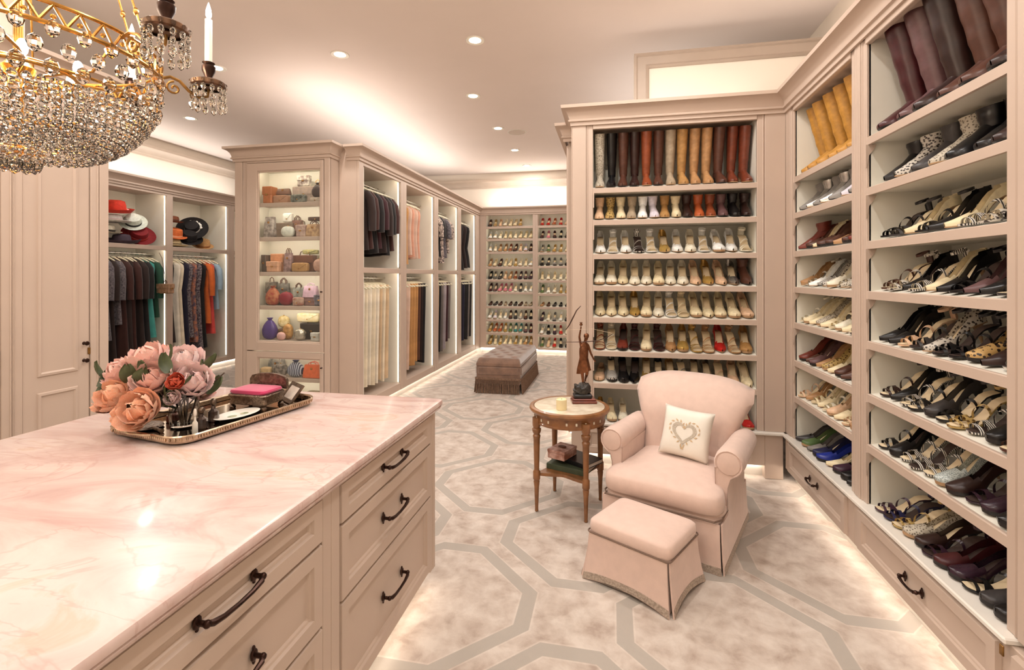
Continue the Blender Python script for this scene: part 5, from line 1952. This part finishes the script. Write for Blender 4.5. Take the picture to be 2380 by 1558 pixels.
CLO = {
    'black': cloth_mat('black', (24, 20, 20)), 'blackbrown': cloth_mat('blackbrown', (40, 24, 20)), 'chocolate': cloth_mat('chocolate', (62, 30, 24)), 'brown': cloth_mat('brown', (92, 58, 42)),
    'wine': cloth_mat('wine', (58, 22, 28)), 'navy': cloth_mat('navy', (30, 26, 48)), 'grey': cloth_mat('grey', (128, 118, 112)), 'lilacgrey': cloth_mat('lilacgrey', (176, 164, 168)), 'cream': cloth_mat('cream', (236, 222, 196)),
    'ivory': cloth_mat('ivory', (240, 230, 212)), 'sand': cloth_mat('sand', (214, 186, 150)), 'camel': cloth_mat('camel', (196, 146, 90)), 'peach': cloth_mat('peach', (222, 164, 138)), 'nude': cloth_mat('nude', (220, 190, 170)),
    'teal': cloth_mat('teal', (70, 158, 150)), 'green': cloth_mat('green', (30, 74, 56)), 'orange': cloth_mat('orange', (220, 108, 46)), 'coral': cloth_mat('coral', (222, 80, 74)), 'skyblue': cloth_mat('skyblue', (158, 186, 206)),
    'floral': cloth_mat('floral', (228, 206, 190), (48, 30, 34), 34), 'print': cloth_mat('print', (200, 130, 96), (90, 80, 96), 22), 'plaid': cloth_mat('plaid', (150, 140, 140), (60, 44, 60), 40), 'pin': cloth_mat('pin', (70, 66, 72), (120, 112, 116), 50),
}
CLN = {'blackbrown': 'black brown', 'lilacgrey': 'lilac grey', 'skyblue': 'sky blue', 'floral': 'floral printed', 'print': 'multicoloured printed', 'plaid': 'grey plum patterned', 'pin': 'charcoal striped'}


def garment_mesh(kind, length, w_, ph):
    """shoulder line at z=0, hanging to -length"""
    b = MB()
    n = 26
    if kind in ('jacket', 'gown', 'blouse', 'dress'):
        prof = [(0.035, 0.10, 0.05), (0.0, 0.16, 0.055), (-0.03, w_ * 0.72, 0.06), (-0.06, w_ * 0.95, 0.065), (-0.12, w_, 0.07), (-0.3, w_ * 0.9, 0.075)]
        if kind in ('jacket', 'blouse'):
            prof += [(-0.5 * length - 0.1, w_ * 0.88, 0.075), (-length, w_ * 0.98, 0.085)]
        else:
            prof += [(-0.45, w_ * 0.78, 0.07), (-0.75 * length, w_ * 0.95, 0.085), (-length, w_ * 1.08, 0.095)]
    elif kind == 'trousers':
        prof = [(0.01, w_ * 0.96, 0.022), (-0.01, w_ * 1.0, 0.035), (-0.25 * length, w_ * 0.98, 0.04), (-0.6 * length, w_ * 0.93, 0.045), (-length, w_ * 0.9, 0.05)]
    else:   # skirt
        prof = [(0.0, w_ * 0.7, 0.035), (-0.1, w_ * 0.8, 0.05), (-0.5 * length, w_ * 1.0, 0.07), (-length, w_ * 1.15, 0.085)]
    rings = []
    for z, ww, tt in prof:
        f = min(1, max(0, -z / length))
        rg = []
        for j in range(n):
            a = 2 * pi * j / n
            c_ = math.copysign(abs(cos(a)) ** 0.7, cos(a))
            y = ww / 2 * c_
            fold = 1 + 0.45 * f * sin(y * (46 if kind != 'trousers' else 30) + ph) + 0.15 * f * sin(y * 90 + 2 * ph)
            x = tt / 2 * math.copysign(abs(sin(a)) ** 0.8, sin(a)) * fold + 0.012 * f * sin(y * 20 + ph)
            rg.append((x, y, z + 0.01 * f * sin(y * 14 + ph)))
        rings.append(rg)
    b.loft(rings)
    return b


def sleeve_mesh(sy, w_, L, ph):
    b = MB()
    p = [(0, sy * (w_ / 2 - 0.05), -0.06), (0.0, sy * (w_ / 2 + 0.005), -0.13), (0.004 * sin(ph), sy * (w_ / 2 + 0.03), -0.06 - L * 0.5), (0.01 * sin(ph), sy * (w_ / 2 + 0.035), -0.06 - L)]
    return b.tube(p, [0.05, 0.052, 0.046, 0.04], 10)


def hanger_mesh(w_, bar):
    b = MB()
    b.tube([(0, -w_ / 2, -0.03), (0, -w_ / 4, 0.015), (0, 0, 0.035), (0, w_ / 4, 0.015), (0, w_ / 2, -0.03)], [0.008, 0.013, 0.012, 0.013, 0.008], 8)
    if bar:
        b.tube([(0, -w_ / 2, -0.03), (0, w_ / 2, -0.03)], 0.006, 6)
    return b


HOOK = MB().tube([(0, 0, 0.035), (0, 0, 0.066), (0, 0.015, 0.074), (0, 0.0195, 0.090), (0, 0.013, 0.1035), (0, -0.002, 0.1095), (0, -0.016, 0.104), (0, -0.0205, 0.094)], 0.0025, 6).mesh('hook', CHROME, True)
GM = {}


def hang(unit, x, rodz, kind, col, length, label, group, w_=0.42, sleeves=0.0, yrod=0.23, light_h=True):
    ph = rnd.uniform(0, 6)
    nm = {'jacket': 'jacket', 'gown': 'gown', 'blouse': 'blouse', 'dress': 'dress', 'trousers': 'trousers', 'skirt': 'skirt'}[kind]
    M = Matrix.Translation(unit.location) @ Matrix.Rotation(unit.rotation_euler.z, 4, 'Z')
    p = M @ Vector((x, yrod + 0.002, rodz - 0.09))
    t = thing(nm, label, nm if nm != 'trousers' else 'trousers', p, unit.rotation_euler.z + rnd.uniform(-0.10, 0.10), group)
    m = CLO[col]
    part('body', garment_mesh(kind, length, w_, ph), m, t, True, ang=1.2)
    if sleeves:
        for sy in (-1, 1):
            part('sleeve', sleeve_mesh(sy, w_, sleeves, ph), m, t, True, ang=1.2)
    trou = kind in ('trousers', 'skirt')
    h = part('hanger', hanger_mesh(w_ * (0.98 if not trou else 1.15), trou), HANGM, t, True)
    obj('hook', HOOK, h, (0, 0, 0))
    return t


def rail(unit, x0, x1, rodz, items, where, group):
    n = len(items)
    for i, (kind, col, L_, w_, sl) in enumerate(items):
        x = x0 + (x1 - x0) * (i / max(1, n - 1))
        lab = '%s %s, %s %s' % (CLN.get(col, col), kind if kind != 'trousers' else 'pair of trousers', ORD[i], where)
        hang(unit, x, rodz, kind, col, L_, lab, group, w_, sl)


J = 'jacket'
Bl = 'blouse'
Tr = 'trousers'
rail(HP[0], 0.22, 0.86, 2.63, [(J, 'blackbrown', 0.70, 0.47, 0.42), (J, 'chocolate', 0.68, 0.46, 0.40), (J, 'black', 0.72, 0.47, 0.42), (J, 'wine', 0.66, 0.46, 0.38), (J, 'blackbrown', 0.70, 0.47, 0.44), (J, 'black', 0.74, 0.47, 0.42), (J, 'chocolate', 0.68, 0.46, 0.40)], 'on the upper rail beside the glazed cabinet', 'dark jackets on the upper rail')
rail(HP[0], 0.22, 0.82, 1.53, [(Tr, 'ivory', 1.16, 0.36, 0), (Tr, 'cream', 1.15, 0.36, 0), (Tr, 'ivory', 1.14, 0.36, 0), (Tr, 'cream', 1.17, 0.36, 0), (Tr, 'ivory', 1.15, 0.36, 0), (Tr, 'sand', 1.13, 0.36, 0), (Tr, 'cream', 1.16, 0.36, 0), (Tr, 'sand', 1.14, 0.36, 0)], 'under the dark jackets', 'cream trousers on the lower rail')
rail(HP[1], 0.2, 0.72, 2.63, [(Bl, 'camel', 0.74, 0.34, 0.0), (Bl, 'camel', 0.82, 0.34, 0.0), (Bl, 'nude', 0.70, 0.34, 0), (Bl, 'peach', 0.72, 0.34, 0), (Bl, 'nude', 0.74, 0.34, 0), (Bl, 'peach', 0.74, 0.34, 0)], 'on the upper rail of the second closet', 'pale blouses on the upper rail')
rail(HP[1], 0.2, 0.86, 1.53, [(Tr, 'nude', 1.15, 0.38, 0), (Tr, 'nude', 1.15, 0.38, 0), (Tr, 'camel', 1.12, 0.38, 0), (Tr, 'camel', 1.14, 0.38, 0), (Tr, 'camel', 1.10, 0.38, 0), (Tr, 'brown', 1.10, 0.38, 0), (Tr, 'blackbrown', 1.12, 0.38, 0), (Tr, 'black', 1.15, 0.38, 0)], 'under the pale blouses', 'trousers in the second closet')
rail(HP[2], 0.25, 0.76, 2.63, [(Bl, 'floral', 0.70, 0.36, 0.3), (Bl, 'black', 0.66, 0.36, 0.3), (Bl, 'floral', 0.76, 0.36, 0.0), (Bl, 'pin', 0.68, 0.36, 0.3), (Bl, 'floral', 0.6, 0.36, 0.3)], 'on the upper rail of the third closet', 'patterned blouses on the upper rail')
rail(HP[2], 0.25, 0.84, 1.53, [(Tr, 'sand', 1.14, 0.36, 0), (Tr, 'black', 1.10, 0.36, 0), (Tr, 'grey', 1.12, 0.36, 0), (Tr, 'lilacgrey', 1.10, 0.36, 0), (Tr, 'wine', 0.98, 0.36, 0), (Tr, 'grey', 0.96, 0.36, 0)], 'under the patterned blouses', 'trousers in the third closet')
rail(HP[3], 0.3, 0.74, 2.63, [('dress', 'black', 0.86, 0.40, 0), ('dress', 'blackbrown', 0.84, 0.40, 0), ('dress', 'black', 0.82, 0.40, 0)], 'on the upper rail of the last closet', 'black tops by the far wall')
rail(HP[3], 0.3, 0.92, 1.53, [(Tr, 'black', 1.10, 0.38, 0), (Tr, 'navy', 1.08, 0.38, 0), (Tr, 'black', 1.05, 0.38, 0), (Tr, 'black', 1.08, 0.38, 0), (Tr, 'grey', 1.04, 0.38, 0), (Tr, 'black', 1.05, 0.38, 0)], 'under the black tops', 'dark trousers by the far wall')
G = 'gown'
D_ = 'dress'
rail(HL[1], 0.10, 0.80, 1.88, [(G, 'pin', 1.1, 0.42, 0.5), (G, 'blackbrown', 1.5, 0.42, 0.5), (J, 'pin', 0.9, 0.42, 0.5), (G, 'chocolate', 1.52, 0.42, 0.5), (G, 'blackbrown', 1.5, 0.42, 0), (G, 'chocolate', 1.46, 0.42, 0.5), (G, 'blackbrown', 1.38, 0.42, 0.5), (G, 'black', 1.3, 0.42, 0.5), (D_, 'teal', 1.12, 0.44, 0), (J, 'green', 0.85, 0.44, 0.5)], 'under the red hats', 'dark gowns under the red hats')
rail(HL[2], 0.10, 0.95, 1.88, [(D_, 'blackbrown', 1.25, 0.40, 0), (G, 'ivory', 1.5, 0.44, 0), (G, 'cream', 1.42, 0.44, 0), (G, 'navy', 1.5, 0.40, 0), (D_, 'plaid', 1.2, 0.40, 0), (G, 'print', 1.3, 0.40, 0), (G, 'plaid', 1.5, 0.40, 0), (D_, 'black', 1.4, 0.4, 0), (D_, 'orange', 1.02, 0.42, 0.5), (D_, 'coral', 1.2, 0.42, 0.0), (Bl, 'skyblue', 0.8, 0.42, 0.4)], 'under the black and white hat', 'long dresses under the hats')

# ------------------------------------------------------------------ handbags
def bag(kind, rgb, x, y, z, w_, h_, d_, label, unit, rot=0.0, rgb2=None, hand=True, extra=None, metal=0.0, rough=0.45, nm='handbag'):
    M = Matrix.Translation(unit.location) @ Matrix.Rotation(unit.rotation_euler.z, 4, 'Z')
    if unit is gc:
        w_, h_ = w_ * 1.12, h_ * 1.14
        d_ = min(d_, 0.105)
        g_ = max(q for q in GS if q <= z + 1e-6)
        z = g_ + (z - g_) * 1.16
    p = M @ Vector((x, y, z + 0.001))
    key = 'bag_%d_%d_%d_%s' % (rgb[0], rgb[1], rgb[2], str(rgb2))
    m = mat(key, rgb, rough, metal, var=0.12, scale=26, rgb2=rgb2)
    t = thing(nm, label, 'handbag' if nm == 'handbag' else nm.replace('_', ' '), p, unit.rotation_euler.z + rot, 'handbags in the glazed cabinet' if unit is gc else None)
    hm = mat('bag_strap', (92, 58, 40), 0.5)
    if kind == 'tote':
        b = MB().loft([rrect(-w_ / 2 * f, w_ / 2 * f, -d_ / 2 * g, d_ / 2 * g, d_ * 0.22 * g, zz * h_) for zz, f, g in ((0, 0.94, 0.9), (0.03, 1.0, 1.0), (0.5, 0.97, 0.85), (0.9, 0.9, 0.5), (1.0, 0.88, 0.38))])
        part('body', b, m, t, True)
        if hand:
            for sy in (-1, 1):
                part('handle', MB().tube([(-w_ * 0.22, sy * d_ * 0.17, h_ * 0.93), (-w_ * 0.2, sy * d_ * 0.18, h_ * 1.12), (0, sy * d_ * 0.18, h_ * 1.25), (w_ * 0.2, sy * d_ * 0.18, h_ * 1.12), (w_ * 0.22, sy * d_ * 0.17, h_ * 0.93)], 0.005, 6), extra or hm, t, True)
        part('clasp', MB().superq((0, -d_ * 0.36, h_ * 0.72), 0.012, 0.006, 0.012, 0.6, 0.6, 10, 6), BRASS, t, True)
    elif kind == 'box':
        part('body', MB().cbox(-w_ / 2, w_ / 2, -d_ / 2, d_ / 2, 0, h_, min(w_, h_, d_) * 0.12), m, t, False)
        part('flap', MB().cbox(-w_ / 2 - 0.002, w_ / 2 + 0.002, -d_ / 2 - 0.005, d_ / 2, h_ * 0.52, h_ + 0.004, 0.006), m, t)
        part('clasp', MB().cbox(-0.013, 0.013, -d_ / 2 - 0.009, -d_ / 2, h_ * 0.46, h_ * 0.58, 0.002), BRASS, t)
        if hand:
            part('handle', MB().tube([(-w_ * 0.25, 0, h_), (-w_ * 0.2, 0, h_ + 0.04), (0, 0, h_ + 0.055), (w_ * 0.2, 0, h_ + 0.04), (w_ * 0.25, 0, h_)], 0.005, 6), extra or hm, t, True)
    elif kind == 'round':
        part('body', MB().superq((0, 0, h_ / 2), w_ / 2, d_ / 2, h_ / 2, 0.85, 0.85, 20, 12), m, t, True)
        part('frame', MB().tube([(w_ * 0.36 * cos(a_), -0.0, h_ * 0.62 + h_ * 0.34 * sin(a_)) for a_ in [pi * k / 10 for k in range(11)]], 0.004, 6), BRASS, t, True)
        part('clasp', MB().ball((0, 0, h_ * 1.0), 0.008, None, None, 8, 5), BRASS, t, True)
    elif kind == 'clutch':
        part('body', MB().superq((0, 0, h_ / 2), w_ / 2, d_ / 2, h_ / 2, 0.35, 0.3, 20, 10), m, t, True)
        part('flap', MB().loft([[(-w_ * 0.47, -d_ / 2 - 0.004, h_ * 0.86), (w_ * 0.47, -d_ / 2 - 0.004, h_ * 0.86), (0, -d_ / 2 - 0.006, h_ * 0.3)], [(-w_ * 0.47, -d_ / 2 + 0.004, h_ * 0.86), (w_ * 0.47, -d_ / 2 + 0.004, h_ * 0.86), (0, -d_ / 2 + 0.002, h_ * 0.3)]]), m, t)
        part('clasp', MB().ball((0, -d_ / 2 - 0.006, h_ * 0.34), 0.007, None, None, 8, 5), BRASS, t, True)
    elif kind == 'pouch':
        b = MB().superq((0, 0, h_ * 0.45), w_ / 2, d_ / 2, h_ * 0.45, 0.7, 0.7, 22, 12)
        for i, (vx_, vy_, vz_) in enumerate(b.v):
            if vz_ > h_ * 0.5:
                k_ = 1 - 0.5 * (vz_ - h_ * 0.5) / (h_ * 0.4)
                b.v[i] = (vx_ * k_, vy_ * k_, vz_)
        part('body', b, m, t, True)
        part('gathered_neck', MB().lathe([(w_ * 0.12, 0), (w_ * 0.09, h_ * 0.05), (w_ * 0.2, h_ * 0.16)], (0, 0, h_ * 0.82), 12, False, False), m, t, True)
        if hand:
            part('handle', MB().tube([(-w_ * 0.12, 0, h_ * 0.88), (-w_ * 0.2, 0, h_ * 1.1), (0, 0, h_ * 1.2), (w_ * 0.2, 0, h_ * 1.1), (w_ * 0.12, 0, h_ * 0.88)], 0.004, 6), extra or BRASS, t, True)
    return t


def gx(u):      # photo column inside the glazed door -> local x
    return ga + (gb - ga) * (u - 598) / (745 - 598.0)


BY = 0.115
z1, z2, z3, z4, z5, z6, z7 = GS
bag('box', (196, 118, 66), gx(611), BY, z1, 0.10, 0.16, 0.12, 'upright cognac handbag at the left end of the top shelf', gc, hand=False)
bag('clutch', (186, 140, 110), gx(640), BY, z1, 0.16, 0.08, 0.08, 'small rose brown clutch beside the upright cognac bag', gc)
bag('tote', (120, 84, 66), gx(641), 0.14, z1 + 0.085, 0.14, 0.06, 0.07, 'flat brown purse lying on the rose brown clutch', gc, hand=False)
bag('box', (200, 180, 166), gx(690), 0.165, z1, 0.24, 0.155, 0.09, 'large pale taupe box bag on the top shelf', gc, hand=False)
bag('box', (120, 96, 92), gx(686), 0.165, z1 + 0.162, 0.13, 0.10, 0.05, 'black and white patterned purse standing on the taupe box bag', gc, rgb2=(235, 228, 216), hand=False)
bag('clutch', (58, 66, 60), gx(685), 0.075, z1, 0.16, 0.075, 0.05, 'dark green patterned clutch in front of the taupe box bag', gc, rgb2=(150, 156, 146))
bag('pouch', (48, 26, 30), gx(724), BY, z1 + 0.045, 0.11, 0.14, 0.09, 'dark plum gathered pouch on a cream stand', gc)
bag('clutch', (214, 200, 184), gx(724), BY, z1, 0.12, 0.045, 0.10, 'cream clutch under the dark plum pouch', gc)
bag('tote', (206, 198, 190), gx(612), BY, z2, 0.11, 0.20, 0.09, 'grey and white tall bag at the end of the second shelf', gc, rgb2=(128, 118, 112), hand=False)
bag('box', (132, 114, 98), gx(640), 0.175, z2, 0.20, 0.14, 0.08, 'taupe box bag behind the white dome bag', gc, hand=False)
bag('round', (232, 236, 224), gx(658), 0.09, z2, 0.14, 0.105, 0.09, 'white dome shaped evening bag on the second shelf', gc)
bag('clutch', (238, 236, 226), gx(646), 0.175, z2 + 0.148, 0.10, 0.09, 0.05, 'white fan shaped clutch on the taupe box bag', gc)
bag('tote', (126, 88, 74), gx(668), 0.18, z2 + 0.0, 0.12, 0.17, 0.07, 'brown bag behind the white dome bag and mauve bag', gc)
bag('box', (178, 146, 138), gx(689), BY, z2, 0.10, 0.11, 0.09, 'mauve pink handbag with clasp on the second shelf', gc, rgb2=(214, 190, 176), extra=DSILVER)
bag('tote', (146, 112, 86), gx(716), BY, z2, 0.15, 0.12, 0.10, 'brown and gold handbag on the second shelf', gc, rgb2=(206, 172, 130))
bag('clutch', (88, 68, 58), gx(718), 0.15, z2 + 0.15, 0.17, 0.04, 0.07, 'dark brown clutch lying over the brown and gold handbag', gc)
bag('box', (96, 82, 70), gx(603), BY, z3, 0.05, 0.16, 0.12, 'dark grey narrow bag at the end of the third shelf', gc, hand=False)
bag('box', (214, 150, 108), gx(626), 0.16, z3, 0.13, 0.17, 0.09, 'apricot tan box bag at the back of the third shelf', gc, hand=False)
bag('box', (224, 172, 138), gx(627), 0.07, z3, 0.13, 0.095, 0.06, 'peach box bag in front of the apricot tan bag', gc, hand=False)
bag('tote', (190, 160, 158), gx(656), BY, z3, 0.085, 0.18, 0.08, 'rose and grey handbag on the third shelf', gc, rgb2=(120, 96, 98))
bag('box', (112, 72, 56), gx(686), 0.175, z3, 0.22, 0.155, 0.08, 'wide dark brown bag at the back of the third shelf', gc)
bag('clutch', (190, 146, 92), gx(690), 0.07, z3, 0.17, 0.085, 0.06, 'gold tan clutch in front of the wide brown bag', gc)
bag('round', (206, 166, 148), gx(727), BY, z3, 0.11, 0.12, 0.09, 'blush rose round bag at the end of third shelf', gc)
bag('clutch', (196, 186, 120), gx(700), 0.175, z3 + 0.165, 0.16, 0.045, 0.06, 'pale gold clutch lying on the wide brown bag', gc, rgb2=(150, 150, 110))
bag('box', (58, 54, 48), gx(607), 0.17, z4, 0.09, 0.22, 0.08, 'black and grey patterned bag at the end of the fourth shelf', gc, rgb2=(130, 122, 110))
bag('tote', (62, 60, 58), gx(633), 0.19, z4, 0.14, 0.21, 0.06, 'charcoal fabric bag behind the triangular tan bag', gc, rgb2=(120, 118, 110))
bag('pouch', (196, 132, 90), gx(622), 0.09, z4, 0.15, 0.19, 0.09, 'triangular tan and red pouch on the fourth shelf', gc, rgb2=(160, 54, 46), hand=False)
bag('round', (142, 26, 50), gx(652), 0.10, z4 + 0.0, 0.14, 0.13, 0.10, 'crimson round bag in the middle of the fourth shelf', gc)
bag('tote', (110, 116, 108), gx(668), 0.2, z4, 0.13, 0.17, 0.05, 'grey green bag at the back of the fourth shelf', gc, rgb2=(170, 170, 160))
bag('clutch', (206, 180, 160), gx(685), 0.07, z4, 0.10, 0.08, 0.06, 'small floral cream clutch on the fourth shelf', gc, rgb2=(170, 110, 96))
bag('tote', (218, 186, 206), gx(705), 0.14, z4 + 0.075, 0.15, 0.11, 0.08, 'lavender pink handbag on the fourth shelf', gc, extra=mat('lavender_strap', (220, 196, 212), 0.5))
bag('box', (150, 116, 112), gx(706), 0.15, z4, 0.15, 0.07, 0.08, 'mauve box bag under the lavender handbag', gc, hand=False)
bag('box', (48, 48, 66), gx(733), BY, z4, 0.11, 0.10, 0.10, 'navy and grey box bag at the end of fourth shelf', gc, rgb2=(150, 148, 160), hand=False)
bag('pouch', (74, 52, 128), gx(613), 0.10, z5, 0.15, 0.21, 0.11, 'shiny purple oval pouch on the fifth shelf', gc, hand=False, rough=0.2)
bag('round', (236, 222, 178), gx(632), 0.2, z5 + 0.10, 0.13, 0.12, 0.05, 'cream floral round bag above the purple pouch', gc, rgb2=(196, 170, 96))
bag('clutch', (120, 92, 70), gx(632), 0.2, z5, 0.14, 0.095, 0.08, 'brown clutch under the cream floral round bag', gc)
bag('round', (206, 160, 96), gx(652), 0.13, z5, 0.10, 0.15, 0.09, 'gold beaded evening bag on the fifth shelf', gc, rgb2=(150, 104, 50))
bag('round', (226, 178, 172), gx(646), 0.06, z5, 0.09, 0.075, 0.05, 'small pink flower bag at the front of the fifth shelf', gc)
bag('box', (30, 24, 24), gx(702), 0.2, z5, 0.24, 0.15, 0.07, 'wide black bag at the back of the fifth shelf', gc)
bag('round', (200, 196, 184), gx(687), 0.085, z5, 0.115, 0.11, 0.10, 'silver ball shaped evening bag on the fifth shelf', gc, metal=0.8, rough=0.25)
bag('clutch', (244, 236, 206), gx(692), 0.2, z5 + 0.16, 0.24, 0.09, 0.06, 'long ivory floral clutch lying on the wide black bag', gc, rgb2=(232, 214, 160))
bag('box', (208, 206, 198), gx(725), 0.08, z5, 0.09, 0.075, 0.06, 'small silver box purse on the fifth shelf', gc, hand=False)
bag('tote', (96, 92, 84), gx(735), 0.18, z5, 0.07, 0.18, 0.07, 'dark grey patterned bag at the end of the fifth shelf', gc, rgb2=(150, 146, 130))
bag('tote', (196, 190, 182), gx(618), 0.18, z6, 0.18, 0.15, 0.08, 'grey patterned bag behind the small cream clutch', gc, rgb2=(110, 116, 116))
bag('clutch', (214, 184, 140), gx(609), 0.07, z6, 0.10, 0.085, 0.07, 'small cream and tan clutch behind the lower glass', gc)
bag('round', (52, 44, 40), gx(640), 0.09, z6, 0.15, 0.12, 0.10, 'black floral round bag behind the lower glass', gc, rgb2=(160, 150, 140))
t = bag('pouch', (36, 44, 82), gx(675), 0.10, z6, 0.17, 0.16, 0.11, 'navy and white striped bag behind the lower glass', gc, hand=False)
t.children[0].data.materials[0] = stripemat('navy_stripe', (34, 40, 78), (198, 204, 216), 14, 0.5, 0)
bag('tote', (220, 104, 58), gx(716), 0.10, z6, 0.19, 0.12, 0.11, 'bright orange handbag behind the lower glass', gc, extra=mat('coral_strap', (232, 120, 100), 0.5))
bag('clutch', (206, 200, 176), gx(660), 0.12, z7, 0.2, 0.12, 0.1, 'pale sage clutch on the lowest glazed shelf', gc)
bag('clutch', (110, 96, 70), gx(715), 0.12, z7, 0.16, 0.10, 0.1, 'olive brown clutch on the lowest glazed shelf', gc)

# ------------------------------------------------------------------ hats
def hat(label, x, y, z, rgb, brim, crown_r, crown_h, unit, tilt=(0, 0, 0), band=None, droop=0.02, rgb2=None, trim=None):
    M = Matrix.Translation(unit.location) @ Matrix.Rotation(unit.rotation_euler.z, 4, 'Z')
    p = M @ Vector((x, y, z))
    m = mat('hat_%d_%d_%d_%s' % (rgb[0], rgb[1], rgb[2], str(rgb2)), rgb, 0.8, var=0.12, scale=30, rgb2=rgb2)
    t = thing('hat', label, 'hat', p, 0, 'hats on the closet shelves')
    t.rotation_euler = (tilt[0], tilt[1], tilt[2])
    part('brim', MB().lathe([(crown_r * 0.98, 0.012), (brim * 0.8, 0.008), (brim, 0.004 + droop), (brim, droop), (brim * 0.8, 0.002), (crown_r * 0.9, 0.004)], n=30, cap0=False, cap1=False), m, t, True)
    part('crown', MB().lathe([(crown_r, 0.004), (crown_r * 0.97, crown_h * 0.6), (crown_r * 0.85, crown_h * 0.92), (crown_r * 0.5, crown_h), (0.001, crown_h * 0.97)], n=26, cap0=False), m, t, True)
    if band:
        part('band', MB().lathe([(crown_r * 1.01, 0.012), (crown_r * 1.02, 0.014), (crown_r * 1.01, 0.042), (crown_r * 0.99, 0.044)], n=26, cap0=False, cap1=False), mat('hat_band_%d_%d_%d' % band, band, 0.6), t, True)
    if trim:
        tm = mat('hat_trim_%d_%d_%d' % trim, trim, 0.7, var=0.2)
        for k in range(6):
            a = 1.0 + k * 0.35
            part('flower_trim', MB().superq((crown_r * 1.1 * cos(a), crown_r * 1.1 * sin(a), 0.035 + 0.01 * (k % 2)), 0.022, 0.022, 0.02, 0.8, 0.8, 8, 6), tm, t, True)
    return t


HZ = 2.001
h1, h2 = HL[1], HL[2]
hat('large red hat with pink flowers on top of the white hat', 0.36, 0.25, HZ + 0.44, (206, 56, 36), 0.21, 0.12, 0.17, h1, (0.15, 0.1, 0.2), None, 0.05, trim=(236, 150, 140))
hat('white hat lying under the large red hat', 0.34, 0.26, HZ + 0.30, (240, 234, 228), 0.20, 0.10, 0.11, h1, (0, 0, 0), (220, 180, 180))
hat('white hat with black brim edge beside the red hat', 0.60, 0.24, HZ + 0.32, (226, 232, 218), 0.17, 0.10, 0.12, h1, (0.5, 0.75, 0), (26, 22, 22), 0.02)
hat('plum grey brimmed hat low on the hat shelf', 0.40, 0.20, HZ + 0.02, (74, 60, 72), 0.22, 0.11, 0.12, h1, (0.1, 0.1, 0), (38, 28, 34), 0.05)
hat('stone coloured hat under the plum grey hat', 0.22, 0.25, HZ + 0.16, (206, 196, 174), 0.18, 0.10, 0.1, h1, (0.0, 0.2, 0), (40, 34, 30))
hat('wide crimson hat standing tilted on the shelf', 0.66, 0.22, HZ + 0.13, (128, 18, 24), 0.21, 0.115, 0.12, h1, (0.35, 0.75, 0.0), (190, 70, 60), 0.03, trim=None)
hat('large black hat with white flower disc on the shelf', 0.66, 0.26, HZ + 0.33, (24, 20, 22), 0.23, 0.11, 0.12, h2, (0.75, 0.75, 0), (236, 230, 222), 0.02, trim=(238, 234, 226))
hat('black hat tilted below the large black hat', 0.54, 0.22, HZ + 0.15, (22, 18, 20), 0.2, 0.11, 0.14, h2, (0.3, 0.6, 0), (40, 36, 36), 0.03)
hat('brown cap on top of the orange hat', 0.26, 0.25, HZ + 0.40, (128, 72, 46), 0.16, 0.10, 0.10, h2, (0, 0.1, 0), (70, 38, 24))
hat('orange hat in the middle of the pile', 0.28, 0.22, HZ + 0.17, (226, 118, 60), 0.17, 0.105, 0.14, h2, (0.1, 0.35, 0), (240, 190, 150))
hat('pale straw hat lowest in the pile', 0.28, 0.24, HZ + 0.02, (232, 214, 170), 0.2, 0.11, 0.11, h2, (0, 0, 0), (110, 90, 60))
hat('natural straw hat at the shelf end beside the black hat', 0.84, 0.24, HZ + 0.05, (216, 168, 112), 0.16, 0.105, 0.13, h2, (0.2, 0.35, 0), (160, 110, 70))
# boxy bag hanging out between the closets, and the stool top behind the flowers
hbg = bag('box', (150, 116, 88), 0.80, -0.10, 1.30, 0.10, 0.14, 0.22, 'brown snakeskin bag hanging from the closet stile', HL[1], rgb2=(186, 150, 120))
hbg.parent = None
hbg['group'] = ''
part('hanging_strap', MB().tube([(0, 0, 0.13), (0, 0.02, 0.3), (0, 0.06, 0.52), (0, 0.11, 0.6)], 0.004, 6), mat('bag_strap', (92, 58, 40)), hbg, True)
